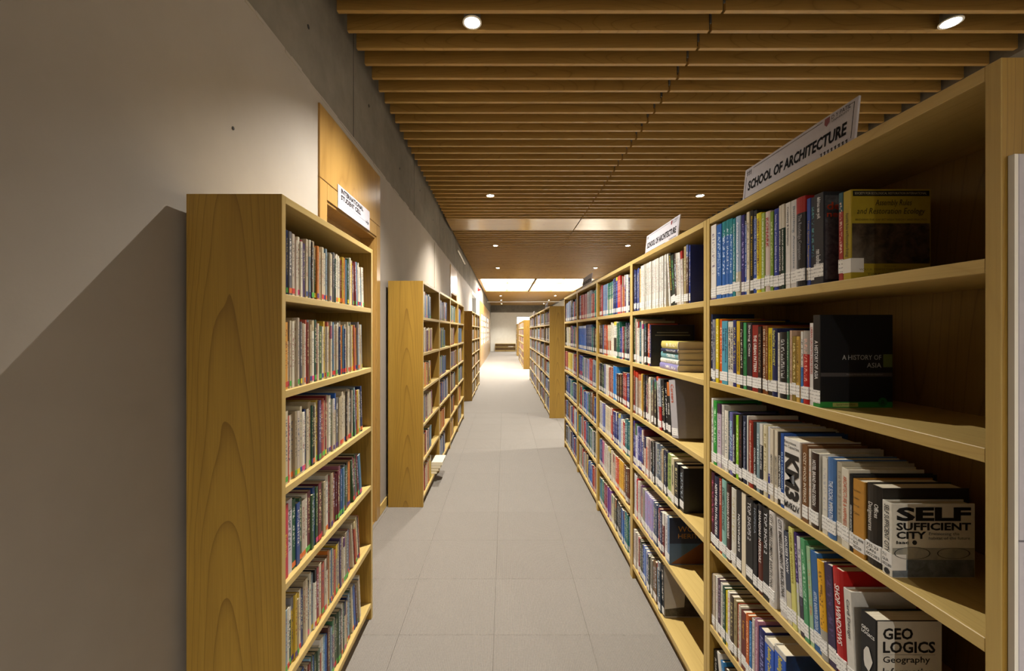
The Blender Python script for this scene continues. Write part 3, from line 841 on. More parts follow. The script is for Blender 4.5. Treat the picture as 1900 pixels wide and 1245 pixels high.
SHN = {5: 'top', 4: 'second', 3: 'third', 2: 'fourth', 1: 'fifth', 0: 'bottom'}
COVLAB = {'assembly': 'olive-yellow book with a bark photograph on its cover, top shelf at right',
          'asia': 'big black book with a green bottom band, cover turned to the camera',
          'km3': 'very thick white book with giant black letters running down its spine',
          'self': 'small cream book lettered SELF SUFFICIENT CITY with a domed landscape cover',
          'geo': 'black-spined book with white cover lettered GEO LOGICS',
          'build': 'blue book with yellow spine title, dark blue cover turned to the camera',
          'deli': 'thick dark grey book with orange lettering on its side, top shelf',
          'atlas': 'black book with a gilded window picture on its cover, behind the flat stack',
          'heritage': 'blue book with a pyramid photograph, cover turned to the camera',
          'tower': 'large grey book with a stone tower photograph, bottom shelf'}

class Row:
    """fills one shelf the way it reads from the aisle: right side far to near, left side near to far"""
    def __init__(s, side, k, x, y_far, y_near, where, group, sticker, bag=None):
        s.side, s.k, s.x, s.where, s.group, s.sticker, s.bag = side, k, x, where, group, sticker, bag
        s.dir = -1 if side == 'R' else 1
        s.c, s.end = (y_far, y_near) if side == 'R' else (y_near, y_far)
        s.n = 0; s.lean = 0
    def room(s): return (s.end-s.c)*s.dir
    def add(s, t, h, gap, col, o, w=None):
        a = math.radians(o.get('lean', 0))
        w = w or o.get('w') or rnd.uniform(.15, .20)
        if a > s.lean: gap += h*(math.sin(a)-math.sin(s.lean))+.001
        tt = t/math.cos(a)
        if s.room() < gap+tt+.002: return None
        s.lean = a; s.n += 1
        p = s.c+s.dir*(gap+.0006); s.c = p+s.dir*tt
        dx = o.get('dx', rnd.uniform(0, .009)); z = ZS[s.k]+.0004
        if s.side == 'R': loc, rot = (s.x+dx, p-t*math.cos(a), z+t*math.sin(a)), (-a, 0, 0)
        else: loc, rot = (s.x-dx, p+t*math.cos(a), z+t*math.sin(a)), (-a, 0, math.pi)
        if s.bag is not None:
            s.bag.append((t, h, w, col, o, loc, rot, s.sticker)); return True
        if o.get('cov') in COVLAB: lab = COVLAB[o['cov']]
        elif o.get('fore'): lab = 'book set with its page edges outward, fourth shelf of the nearest right bookcase'
        else: lab = '%s %s, %s from the left, %s shelf of %s' % (cname(col), 'book' if s.side == 'R' else 'paperback', ordinal(s.n), SHN[s.k], s.where)
        bk = make_book(t, h, w, col, o, loc, rot, lab, s.group, s.sticker, o.get('tag'), 'book' if s.side == 'R' else 'paperback')
        if 'cov' in o: cover_art(bk, o['cov'], t, h, w)
        return bk

def bake(name, bag, label, cat):
    """the remaining, uncountably many books as one object"""
    V = []; Fc = []; C = []; K = []; U = []
    cream = lin('d9cdb4'); wht = lin('e6e4e0')
    from mathutils import Euler
    def put(mt, pts, cols):
        n = len(V)
        V.extend(tuple(mt @ Vector(p)) for p in pts)
        return n
    for (t, h, w, col, o, loc, rot, st) in bag:
        mt = Matrix.Translation(loc) @ Euler(rot).to_matrix().to_4x4()
        n = len(V); c = lin(col); ink = lin(o.get('ink', 'd8d4cc'))
        V.extend(tuple(mt @ Vector(p)) for p in ((0,0,0),(0,t,0),(w,t,0),(w,0,0),(0,0,h),(0,t,h),(w,t,h),(w,0,h)))
        for q, cc, al, uv in (((0,4,5,1), c, .9, [(0,0),(0,1),(1,1),(1,0)]), ((0,3,7,4), c, 0, None), ((1,5,6,2), c, 0, None), ((4,7,6,5), cream, 0, None), ((2,6,7,3), cream, 0, None), ((0,1,2,3), c, 0, None)):
            Fc.append(tuple(n+i for i in q)); C.append(cc); K.append(ink[:3]+(al,)); U.append(uv or [(0,0)]*4)
        bands = []
        if st == 'call': bands.append((.014, .046, wht))
        elif o.get('tag'): bands.append((.008, .026, lin(o['tag'])))
        if 'hi' in o: bands.append((o['hi'][1]*h, h-.0005, lin(o['hi'][0])))
        if 'lo' in o: bands.append((.048, max(.05, o['lo'][1]*h), lin(o['lo'][0])))
        for z0, z1, cc in bands:
            n = len(V); V.extend(tuple(mt @ Vector(p)) for p in ((-.0006,0,z0),(-.0006,0,z1),(-.0006,t,z1),(-.0006,t,z0)))
            Fc.append((n, n+1, n+2, n+3)); C.append(cc); K.append((0,0,0,0)); U.append([(0,0)]*4)
    me = bpy.data.meshes.new(name); me.from_pydata(V, [], Fc); paint(me, C, K, U)
    o = link(name, me, M['cover']); o['kind'] = 'stuff'; o['label'] = label; o['category'] = cat
    return o

# thickness mm, height mm, gap mm, colour, details; shelf number -> (far end, books)
BAY1 = {
 5: (1.692, [
  (41.9, 296, 0.0, 'e8e2da', {'ink': '5a4a70', 'lo': ('5a4a78', 0.02)}),
  (38.9, 288, 0.0, '1f5fae', {'side': '0f6f86', 'ink': 'cfe0f0'}),
  (31.9, 289, 0.0, '1d62b5', {'side': '0f6f86', 'ink': 'cfe0f0', 'hi': ('128088', 0.8)}),
  (25.5, 289, 0.0, '1c5fb0', {'side': '0f6f86', 'ink': 'cfe0f0', 'hi': ('128088', 0.8)}),
  (23.0, 287, 0.0, '1f6bb5', {'side': '0f6f86', 'ink': 'cfe0f0', 'hi': ('128088', 0.8)}),
  (18.2, 281, 0.0, '12828c', {'t': 'DEVELOPMENTS IN STRUCTURAL FORM', 'ink': 'd8ecec'}),
  (31.3, 283, 0.0, '9fb4d0', {'t': 'Architectural Rendering', 'ink': 'ffffff', 'lo': ('c8c0a8', 0.3)}),
  (20.9, 280, 0.0, '2a2470', {'ink': 'b8b0e0'}),
  (15.1, 275, 0.0, '1f4fa8', {'t': 'ARCHITECTURE: FORM, SPACE, & ORDER', 'ink': 'd8e0f0', 'hi': ('15161c', 0.88)}),
  (17.7, 281, 0.0, 'ddd3b8', {'ink': '6a5a40'}),
  (19.4, 281, 0.0, '17150f', {'t': 'Bicycle Transportation', 'ink': 'e8c020'}),
  (20.3, 276, 0.0, '1d46a0', {'t': 'ARCHITECTURE : FORM, SPACE, & ORDER', 'ink': 'd8e0f0', 'hi': ('15161c', 0.9)}),
  (27.0, 260, 0.0, 'e8d81c', {'t': 'URBAN TRANSFORMATION', 'ink': '8a5010'}),
  (17.0, 254, 0.0, 'a8c060', {'t': 'URBAN PLANNING', 'ink': 'eef4dc'}),
  (27.2, 253, 0.0, 'd8c4bc', {'t': 'KONARK', 'ink': 'b02020', 'tp': (0.55, 0.92)}),
  (15.9, 246, 0.0, '7d9a34', {'ink': 'e0e8b0'}),
  (25.5, 249, 0.0, '263a9a', {'t': 'Seismic Design of Concrete Buildings to Eurocode 8', 'ink': 'd8d8ee'}),
  (13.2, 253, 0.0, '1e2420', {'hi': ('d8d0c0', 0.72), 't': 'MODERN ARCHITECTURE', 'ink': 'f0ece4', 'tp': (0.22, 0.7)}),
  (15.2, 253, 0.0, '1c3a2e', {'hi': ('d8d0c0', 0.72), 't': 'BAROQUE ARCHITECTURE', 'ink': 'f0ece4', 'tp': (0.22, 0.7)}),
  (21.9, 252, 0.0, 'e6e2de', {'t': 'Creativity & Innovation', 'ink': '333338', 'tp': (0.5, 0.95)}),
  (26.3, 252, 0.0, 'd8d4d2', {'t': 'Building Acoustics', 'ink': '8a94a0'}),
  (38.2, 250, 0.0, '14141a', {'hi': ('a01818', 0.82), 't': 'The Routledge Companion', 'ink': '8a8a90', 'tp': (0.3, 0.8)}),
  (15.7, 238, 0.0, '3a55a8', {'t': 'Total Quality Management', 'ink': 'c8a838', 'tp': (0.2, 0.75)}),
  (16.2, 236, 0.0, '1c2438', {'ink': '58a0a8'}),
  (35.3, 238, 0.0, '2c2e36', {'t': 'delirious new york', 'ink': 'eeeeee', 'tp': (0.72, 0.96), 't2': ('rem koolhaas', (0.2, 0.38)), 'cov': 'deli'}),
  (15.4, 216, 47.0, '2a5a68', {'lo': ('a83434', 0.78), 'ink': 'e0c0b0'}),
  (24.5, 214, 0.0, 'b09a2c', {'t': 'Assembly Rules and Restoration Ecology', 'ink': '3a3210', 'tp': (0.25, 0.75), 'cov': 'assembly', 'w': 0.19, 'mark': 'pic'}),
 ]),
 4: (1.692, [
  (14.1, 268, 0.0, '1a2a50', {}),
  (25.6, 247, 0.0, '8d8d95', {'ink': '333344'}),
  (22.9, 249, 0.0, 'e0c81a', {'ink': 'fff8d0'}),
  (19.5, 246, 0.0, 'd85a18', {'ink': 'ffe0c0'}),
  (41.9, 239, 0.0, '4f9fb8', {'t': 'Human Factors\nin Lighting', 'ink': '1a3a60', 'tp': (0.35, 0.88)}),
  (36.4, 236, 2.6, 'e0d8c8', {'t': 'THE DEATH AND LIFE OF\nGREAT AMERICAN CITIES', 'ink': '2a2a2a', 'tp': (0.25, 0.92)}),
  (22.0, 241, 0.0, '22286a', {'ink': 'd8c850'}),
  (23.6, 237, 0.0, 'd0a820', {'t': 'TOWN PLANNING', 'ink': '221a10', 'tp': (0.25, 0.7)}),
  (19.2, 233, 0.0, '151515', {'ink': 'e8e0d0'}),
  (18.7, 230, 0.0, '3f9a5a', {'t': 'CITIES BY DESIGN', 'ink': '103018', 'tp': (0.2, 0.62)}),
  (30.9, 229, 0.0, '2a2028', {'t': 'Sharing Cities', 'ink': 'e4e0e0', 'tp': (0.5, 0.97)}),
  (35.7, 221, 0.0, '8a1c16', {'t': 'THE URBAN PATTERN', 'ink': 'f4ece4', 'tp': (0.3, 0.85)}),
  (19.7, 216, 0.0, '2c1a14', {'ink': 'a08870'}),
  (21.1, 218, 0.0, '7a4018', {'t': 'DELHI: 14 HISTORIC WALKS', 'ink': 'ecdcc0', 'tp': (0.2, 0.95)}),
  (10.6, 218, 0.0, '8a5528', {'ink': 'e0c8a0'}),
  (21.9, 211, 0.0, 'd8c020', {'t': 'THE DESIGN OF EVERYDAY THINGS', 'ink': '604010', 'tp': (0.2, 0.92), 'lo': ('1a1a18', 0.1)}),
  (26.4, 210, 0.0, '182456', {'t': 'StyleCity SYDNEY', 'ink': 'd8d468', 'tp': (0.45, 0.97)}),
  (11.4, 196, 0.0, 'ddd8cc', {'ink': '505058'}),
  (30.7, 198, 0.0, '14161a', {'ink': 'd0d0d0'}),
  (9.0, 200, 0.0, '4a7a58', {'ink': 'c8e0c8'}),
  (12.0, 203, 0.0, 'c8a890', {'ink': '8a6858'}),
  (17.3, 186, 0.0, '8a7430', {'ink': 'e8d8a0'}),
  (14.9, 186, 0.0, 'd0a850', {'t': 'THE ECONOMY OF CITIES', 'ink': '503010', 'tp': (0.3, 0.95)}),
  (11.2, 200, 0.0, 'e0ddd8', {'lo': ('3a78c0', 0.5), 'ink': '444444'}),
  (23.9, 202, 0.0, 'b01c1c', {'hi': ('a8a098', 0.68), 'ink': 'e8b0a0'}),
  (16.7, 223, 0.0, 'e4dedb', {'t': 'URBAN GROWTH STRATEGIES', 'ink': 'b02818', 'tp': (0.38, 0.95)}),
  (27.4, 244, 0.0, '17191e', {'t': 'A HISTORY OF ASIA', 'ink': 'd8d8d8', 'tp': (0.3, 0.72), 'lo': ('2a8a3a', 0.06), 'cov': 'asia', 'w': 0.19}),
 ]),
 3: (1.692, [
  (17.8, 259, 0.0, 'e4e0da', {'ink': '303030'}),
  (28.2, 252, 0.0, '2f9a3c', {'ink': 'c8f0c8'}),
  (31.7, 244, 0.0, 'c8b8c8', {'hi': ('3a2040', 0.85), 'ink': '6a3060'}),
  (20.5, 245, 0.0, 'b8b4b0', {}),
  (28.4, 228, 0.0, 'e6e0d2', {'ink': '50606a'}),
  (9.0, 230, 0.0, '1e4a58', {}),
  (25.1, 228, 0.0, '6a6aa8', {'ink': 'b0e0e0'}),
  (22.4, 225, 0.0, '15171a', {'t': 'RENOVATED HOUSES', 'ink': 'eeeeee', 'tp': (0.25, 0.68)}),
  (17.9, 226, 0.0, '8cc820', {'ink': 'e8f8c0'}),
  (20.5, 230, 0.0, '221a1c', {'ink': '803830'}),
  (28.3, 232, 0.0, '1a2440', {'t': 'The Making of the Modern Architect', 'ink': 'a8b0c8'}),
  (8.8, 238, 0.0, 'dcd8d0', {}),
  (27.4, 225, 0.0, '962a1c', {'t': 'Foundations of Ecological Resilience', 'ink': 'e4ccb4', 'tp': (0.2, 0.96)}),
  (17.7, 225, 0.0, '14161a', {'t': 'COASTAL HOUSES', 'ink': 'f4f4f4', 'tp': (0.2, 0.62)}),
  (18.8, 226, 0.0, '7f98a0', {'t': 'SHIFTING', 'ink': 'd8e4e8', 'tp': (0.4, 0.85)}),
  (17.3, 227, 0.0, '1c2430', {'hi': ('d8d4cc', 0.7), 't': 'RESILIENT CITIES', 'ink': 'e8e8e8', 'tp': (0.35, 0.69)}),
  (22.8, 226, 0.0, 'dcd2b0', {'ink': '807020'}),
  (11.4, 226, 0.0, 'd8d8dc', {'lo': ('2a3a90', 0.35)}),
  (18.0, 223, 0.0, 'd8cdb8', {'t': "AMERICA'S URBAN FUTURE", 'ink': '484848', 'tp': (0.25, 0.65)}),
  (17.5, 222, 0.0, 'd8cdb8', {'t': "AMERICA'S URBAN FUTURE", 'ink': '484848', 'tp': (0.25, 0.65)}),
  (17.4, 221, 0.0, '15161a', {'t': 'DOMESTIC INTERIORS', 'ink': 'f4f4f4', 'tp': (0.2, 0.68)}),
  (16.5, 221, 0.0, '1e4c98', {'t': 'ELLE URBANISM', 'ink': 'a8c8ec', 'tp': (0.25, 0.75)}),
  (69.3, 215, 0.0, 'ece8e2', {'cov': 'km3', 'w': 0.17, 'nosp': 1}),
  (22.8, 213, 5.9, '7a5230', {'t': 'COZY WOOD INTERIOR', 'ink': 'ecdfca', 'tp': (0.25, 0.9)}),
  (11.0, 206, 0.0, 'dcd6cc', {'ink': 'd08060'}),
  (26.7, 202, 0.0, '3a2820', {'t': 'HOTEL BRAND IMAGE DESIGN', 'ink': 'ece8e4', 'tp': (0.3, 0.9), 'side': 'd8d4cc'}),
  (20.2, 199, 8.6, 'ddd8cc', {'ink': 'a8a8b0'}),
  (28.9, 204, 0.0, '4a74ac', {'t': 'THE SOCIAL IMPERATIVE', 'ink': 'e4ecf6', 'tp': (0.22, 0.72)}),
  (18.4, 201, 0.0, 'b4ac98', {'ink': '8a8070'}),
  (23.5, 193, 0.0, 'e0dac8', {'t': 'ARCHITECTURE & HAPPINESS', 'ink': 'c05020', 'tp': (0.28, 0.9)}),
  (11.3, 185, 0.0, '15171c', {'t': 'LEXICON OF ARCHITECTURE', 'ink': 'f0f0f0', 'tp': (0.22, 0.6)}),
  (32.6, 178, 0.0, 'c08a38', {'cov': 'tan', 'nosp': 1, 'mark': '711.4098\nBCE\n002209'}),
  (39.7, 181, 2.8, '2a2622', {'t': 'Offices\nDesignsources', 'ink': 'd8d4cc', 'tp': (0.42, 0.78), 'mark': '725.23\nCAN\n002283'}),
  (24.6, 158, 2.1, 'e4e0d4', {'t': 'SELF SUFFICIENT CITY', 'ink': '14161a', 'tp': (0.32, 0.96), 'cov': 'self', 'w': 0.177, 'mark': '711\nGUA\n002280'}),
 ]),
 2: (1.692, [
  (26.4, 291, 0.0, '4a1c30', {'ink': 'd06080'}),
  (38.1, 283, 0.0, '1c2440', {'t': 'NEW HEALTH FACILITIES', 'ink': 'f4f4f4', 'tp': (0.2, 0.9)}),
  (19.3, 285, 0.0, 'a83a24', {'t': 'TURBULENCE', 'ink': 'f4e4d4', 'tp': (0.65, 0.98)}),
  (33.8, 290, 0.0, '8abab0', {'t': 'EXHIBITION STANDS', 'ink': '203838', 'tp': (0.35, 0.9)}),
  (30.1, 284, 0.0, '3c1c18', {'t': 'SHANGHAI INTERIORS', 'ink': 'f0e8e4', 'tp': (0.3, 0.9)}),
  (33.5, 282, 0.0, 'd8d4c8', {'ink': 'a89858'}),
  (32.0, 290, 0.0, '17171a', {'t': 'ILUMINACIÓN', 'ink': 'f4f4f4', 'tp': (0.25, 0.7), 'up': 1}),
  (28.6, 291, 1.5, 'cfc8bc', {'fore': 1}),
  (41.4, 287, 0.0, '101114', {'t': 'TOP SHOPS 2', 'ink': 'c8c8cc', 'tp': (0.5, 0.95)}),
  (23.2, 281, 2.7, '14161c', {'t': 'HOPSCA', 'ink': '8a98a8', 'tp': (0.65, 0.95)}),
  (28.7, 291, 0.0, '5a2418', {'t': 'SHANGHAI INTERIORS', 'ink': 'ece4e0', 'tp': (0.35, 0.93), 'hi': ('1a1a22', 0.6)}),
  (32.1, 291, 0.0, '101114', {'t': 'TOP SHOPS 2', 'ink': 'd8d8dc', 'tp': (0.5, 0.95)}),
  (29.6, 294, 0.0, 'dcd6d0', {'t': 'CITY EMBELLISHMENT BARCELONA', 'ink': '2a2a2a', 'tp': (0.2, 0.97)}),
  (32.9, 292, 0.6, 'ccc8c8', {'t': 'CITY EMBELLISHMENT BARCELONA', 'ink': '2a2a2a', 'tp': (0.2, 0.97), 'lean': 4}),
  (23.2, 261, 0.0, 'd0c8a8', {'hi': ('3a4254', 0.35), 't': 'HOUSES NOW', 'ink': 'f0f0f4', 'tp': (0.55, 0.95), 'lean': 4}),
  (20.0, 283, 0.0, 'd6d27a', {'t': 'DREAM WINDOWS', 'ink': '9a8a20', 'tp': (0.45, 0.95), 'lean': 4}),
  (12.2, 277, 0.0, 'c8ccb0', {'hi': ('3c2468', 0.5), 'ink': 'c0b0e0', 'lean': 4}),
  (16.6, 271, 0.0, 'c8c8cc', {'ink': '5a5a70', 'lo': ('3a3444', 0.4), 'lean': 4}),
  (18.4, 274, 0.0, '4f9a68', {'ink': 'c0e0c8', 'lean': 4}),
  (16.5, 262, 0.0, '9cc098', {'ink': 'b87850', 'lean': 4}),
  (25.8, 259, 0.0, '2f64a0', {'t': 'ARTFUL RAINWATER DESIGN', 'ink': 'd0e0f0', 'tp': (0.22, 0.6), 'lean': 4}),
  (23.8, 249, 0.0, 'e0a820', {'ink': '604018', 'lo': ('a8a49a', 0.3), 'lean': 4}),
  (27.5, 253, 0.0, '3a2c50', {'ink': '5a4878', 'lean': 4}),
  (33.3, 259, 0.0, 'b01818', {'t': 'SHOP WINDOWS', 'ink': 'f6f2ee', 'tp': (0.3, 0.85), 'lean': 4}),
  (24.4, 227, 1.8, 'd8d4cc', {'t': 'Card Design', 'ink': '404048', 'tp': (0.5, 0.9), 'lean': 4}),
  (41.4, 207, 11.8, '17181a', {'t': 'GEO\nLOGICS', 'ink': 'f0f0ec', 'tp': (0.72, 0.9), 'horiz': 1, 'cov': 'geo', 'w': 0.146}),
 ]),
 1: (1.692, [
  (18.5, 207, 0.0, '8a7a68', {'ink': '40382c'}),
  (14.5, 216, 0.0, 'c8b8a0', {}),
  (17.7, 217, 0.0, 'd8d4cc', {'ink': 'a03040'}),
  (19.4, 219, 0.0, '4a3048', {'ink': 'c0b0c8'}),
  (19.5, 214, 0.0, 'd0ccc4', {'ink': '6a6a70'}),
  (19.1, 210, 0.0, '1f4a3a', {}),
  (16.8, 206, 0.0, 'd8c820', {'ink': '806010'}),
  (17.6, 215, 0.0, 'e0dcd4', {'ink': 'c03020'}),
  (24.5, 213, 0.0, '4a3c30', {'ink': 'd8c890'}),
  (20.8, 212, 0.0, '9a8a60', {'ink': '4a4028'}),
  (11.6, 208, 0.0, 'b04020', {}),
  (15.3, 211, 0.0, 'd0c8b8', {'ink': '505050'}),
  (29.3, 204, 0.0, '6a2a24', {'t': 'Legend', 'ink': 'd8a030', 'tp': (0.55, 0.85)}),
  (18.7, 211, 0.0, 'c8601c', {'ink': 'ffe0b0'}),
  (14.6, 198, 0.0, '2a70b0', {'ink': 'a0d0f0'}),
  (16.3, 218, 0.0, 'ccc4bc', {'ink': '505058'}),
  (19.8, 227, 0.0, 'a87088', {'t': 'Corporate Properties', 'ink': 'f4ecf4', 'tp': (0.25, 0.9)}),
  (35.6, 216, 0.0, '1c2060', {'ink': 'a0a0d8'}),
  (46.7, 209, 0.0, '2458c0', {'t': 'Building Construction', 'ink': 'e8d820', 'tp': (0.3, 0.9), 'hi': ('c8c4bc', 0.92)}),
  (52.0, 221, 2.1, '2458c0', {'t': 'Building Construction', 'ink': 'e8d820', 'tp': (0.3, 0.9), 'hi': ('c8c4bc', 0.92), 'cov': 'build', 'w': 0.2}),
 ]),
}

# ---- nearest right bookcase: book by book
GR = 'labelled books in the right bookcases'
for k, (y0, rows) in BAY1.items():
    row = Row('R', k, .830, min(y0, RIGHT1[0]+PR-CT-.002), RIGHT1[0]+CT, 'the nearest right bookcase', GR, 'call')
    for (t, h, gap, col, o) in rows:
        o = dict(o); o.setdefault('dx', 0.0 if o.get('cov') else rnd.uniform(0, .004))
        if t > 22 and not o.get('cov') and rnd.random() < .5: o['bulge'] = .08
        row.add(t/1000-.0006, h/1000, gap/1000, col, o)
row = Row('R', 0, .838, RIGHT1[0]+PR-CT-.002, RIGHT1[0]+CT, 'the nearest right bookcase', GR, 'call')
for t, h, col, lean in ((30, 230, '17181a', 0), (22, 250, 'dcd8d0', 12), (20, 235, '2c7ab8', 12), (26, 225, '3a2c28', 12), (24, 220, 'b8b0a0', 12), (20, 228, '8a2a24', 12), (28, 215, '1c2a50', 12), (22, 220, 'c8c0b0', 12)):
    row.add(t/1000, h/1000, .0, col, dict(lean=lean))

# ---- the other shelves: runs of (count, thickness mm, height mm, colours, options)
DARK = ['1c2030', '2a1a18', '17181a', '2c2e36', '3a2a22', '1e3028', '3c1c20', '26304a']
MIX = ['d8d2c4', '1c2450', '2858a8', '8a2420', 'c8b890', '17181a', '4a7a58', '6a3a70', 'b8682c', 'e0dcd6', '3c1c20', '14707c', '8a8a90', 'd0b030', '5a6a9a', 'a86a80', 'cfc6b4', '704a28']
BLUES = ['2a5cb0', '3068b8', '2450a0', '3c78c8', '1c3a80']
NAVY = ['1a2450', '202c60', '2a3a88', '4a58a0']
WHITES = ['e6e2da', 'dedad0', 'e8e6e0', 'd8d4c8']
REDS = ['a02420', '8a1c1c', 'b83428', 'c04a50']
PINKS = ['c87880', 'b86070', 'd09098', 'a85868']
YEL = ['e0c830', 'd8b828', 'e8d468', 'c8a030']
TEAL = ['147080', '1c6a70', '2a7a68', '8ab0a0']
LAV = ['9a90c8', 'a098d0', '8c84c0']
GREYS = ['8a94a4', '9aa4b0', '7884a0', 'a8a8a8']
BROWN = ['6a3424', '7a4a28', '8a5a38', '4a2a1c']
INKS = ['f0ece4', 'e0d8a0', '202020', 'c8d8e8', 'd8b060', 'b02828']
def runs(row, spec, jh=10, jt=.25, o0=None):
    for (n, t, h, cols, *op) in spec:
        op = op[0] if op else {}
        hh = h+rnd.uniform(-4, 4)
        for i in range(n):
            same = op.get('same')
            o = {q: v for q, v in op.items() if q not in ('same',)}
            c = cols[rnd.randrange(len(cols))] if not same else cols[i % len(cols)]
            dark = sum(int(c[j:j+2], 16) for j in (0, 2, 4)) < 330
            o.setdefault('ink', rnd.choice(('f0ece4', 'e0d8a0', 'c8d8e8')) if dark else rnd.choice(('202020', '802020', '30406a')))
            if rnd.random() < .14 and not same: o.setdefault('hi', (rnd.choice(MIX), rnd.uniform(.7, .85)))
            if o0:
                for q, v in o0(rnd).items(): o.setdefault(q, v)
            tt = t*rnd.uniform(1-jt, 1+jt) if not same else t
            he = hh+rnd.uniform(-jh, jh) if not same else hh
            row.add(tt/1000, min(he, 296)/1000, 0.0, c, o)

BAY2 = {
 5: [(6, 17, 262, NAVY+['8a94a4']), (1, 24, 258, ['c8b078']), (30, 13.2, 268, WHITES, {'same': 1, 'soft': 1}),
     (1, 22, 272, ['e8e4dc'], {'lean': 7}), (1, 24, 268, ['17150f'], {'lean': 7, 'ink': 'e0c040', 't': 'NEW LONDON', 'tp': (.3, .95)}), (1, 32, 262, ['1c2a20'], {'lean': 7, 'ink': '58a058'}),
     (1, 20, 262, ['3a2820'], {'lean': 4}), (3, 17, 255, ['e0dcd6', 'd8d0c4', 'c8c0b0'], {'lean': 4}), (1, 18, 255, ['d0c8c0'], {'hi': ('a02420', .85), 'lean': 4}), (1, 30, 268, ['a8966a'], {'t': 'ISLAM', 'ink': 'e0dcc8', 'tp': (.4, .75)}), (1, 22, 265, ['5a4030']), (1, 18, 262, ['2a3a88'])],
 4: [(1, 22, 285, ['2a4a38']), (1, 24, 282, ['b8a090']), (2, 26, 262, ['e6e2da', 'dcd4c4']), (1, 22, 258, ['2a5a68']), (1, 26, 258, ['c8c0a0']), (1, 24, 245, ['d8d4cc'], {'hi': ('a02870', .88)}), (2, 26, 240, ['17181a', '201a18']),
     (1, 24, 242, ['4a1c18']), (1, 24, 240, ['c8501c']), (1, 28, 238, ['2a2860'], {'cov': 'atlas', 'w': .25, 'dx': .002})],
 3: [(4, 18, 265, ['8a3a34', 'b8b4b0', '702428', '9a8a7a'], {'hi': ('b83820', .88)}), (4, 18, 262, ['c8bca0', '8a9a88', 'a89078', '6a3a34'], {'hi': ('b86a48', .86)}), (2, 18, 262, ['d0a848', 'b8963c']), (3, 16, 262, ['2a2a2c', '1c1c20', '3a3434']), (1, 12, 262, ['e07090']),
     (2, 20, 262, ['b8a890', '4a4038']), (1, 22, 262, ['e0dcd0']), (3, 22, 255, ['6a5a50', '8a7468', 'c8b0a0']), (1, 24, 250, ['3a342c']), (1, 26, 285, ['b8b4b4'], {'lean': 5, 'hi': ('c04020', .92)}), (1, 24, 275, ['a8b0bc'], {'lean': 5, 'lo': ('b02020', .45)}),
     (2, 26, 272, ['17181a', '15161a'], {'lean': 5}), (1, 26, 265, ['101114'], {'lean': 5, 'ink': 'f0f0f0'}), (1, 34, 262, ['17181a'], {'lean': 5, 't': 'CITY SENSE', 'ink': 'f0ece4', 'tp': (.38, .6)}),
     (1, 62, 285, ['a8a4a8'], {'lean': 9, 'w': .22, 't': 'Careers', 'ink': 'b84828', 'tp': (.6, .92), 'side': '8a868c'})],
 2: [(2, 20, 268, ['2a2a70', '3a3480']), (2, 20, 262, ['d8d8e8', 'c0c0e0']), (3, 22, 258, ['2a2c7a', '3a3a90', '4a3070']), (1, 30, 255, ['2c3a78'], {'lo': ('8a4a40', .2)}), (1, 24, 262, ['5a1820']),
     (1, 24, 225, ['d8c8b8']), (1, 26, 225, ['d87860']), (2, 24, 232, ['c8b0a0', 'c0a8a0']), (1, 26, 220, ['1c1a1a'], {'lo': ('e0dcd4', .2)}), (1, 26, 222, ['a8a898'], {'lo': ('5a7890', .4)}), (1, 22, 228, ['2a2024']), (4, 24, 232, ['3a4458', '5a6878', 'a0a4a8', '2c3440']),
     (1, 22, 230, ['b8a888']), (3, 22, 235, ['2a2c48', '1c2240', '342c50']), (1, 42, 230, ['8aa050'], {'ink': '2a3a18'}), (1, 46, 225, ['d0c4a0'], {'t': 'INDIAN ECONOMY', 'ink': '2a3a30', 'tp': (.4, .85)}), (1, 40, 210, ['17181a']), (1, 40, 215, ['1c1c20'])],
 1: [(3, 18, 262, ['d8d4d8', 'b02830', 'dcd8d4']), (1, 16, 258, ['c83040']), (2, 18, 248, ['d8d0c8', 'b04038']), (3, 20, 235, ['c87868', 'b8a898', 'a89a98']), (2, 18, 232, ['8a8a80', '9a9a90']), (6, 24, 232, ['a8a0d0', '9c94c8'], {'same': 1, 'ink': 'b05878'}),
     (3, 24, 228, ['4a5a78', 'a89048', '3a4868']), (2, 24, 225, ['2a2c50', '8a2c30']), (1, 26, 222, ['6a1c20']), (1, 22, 222, ['d8d4cc']), (1, 30, 215, ['d0ccd0']), (1, 28, 235, ['6a86a8'], {'cov': 'heritage', 'w': .22, 'dx': .002})],
 0: [(3, 22, 230, ['d8ccc8', '8a3a3c', 'c8c0b8']), (2, 20, 222, ['a03038', 'd0c8c0']), (3, 24, 220, ['4a4840', '2a2c28', '3a4438']), (2, 22, 225, ['2a4aa0', '6a8ac8']), (2, 24, 215, ['d8d8e0', '3a4890']), (3, 24, 212, ['3a4438', '8a8478', '4a3a2c']), (2, 26, 222, ['6a4a2c', '7a5a38']),
     (1, 30, 235, ['8aa8c0'], {'lean': 3, 'hi': ('b03020', .9)}), (1, 26, 262, ['2a3a4a'], {'lean': 3}), (1, 40, 265, ['15161a'], {'lean': 3, 'cov': 'tower', 'w': .23})],
}
for k, spec in BAY2.items():
    row = Row('R', k, .831, RIGHT1[1]+PR-CT-.004, RIGHT1[1]+CT, 'the second right bookcase', GR, 'call')
    runs(row, spec, 7)
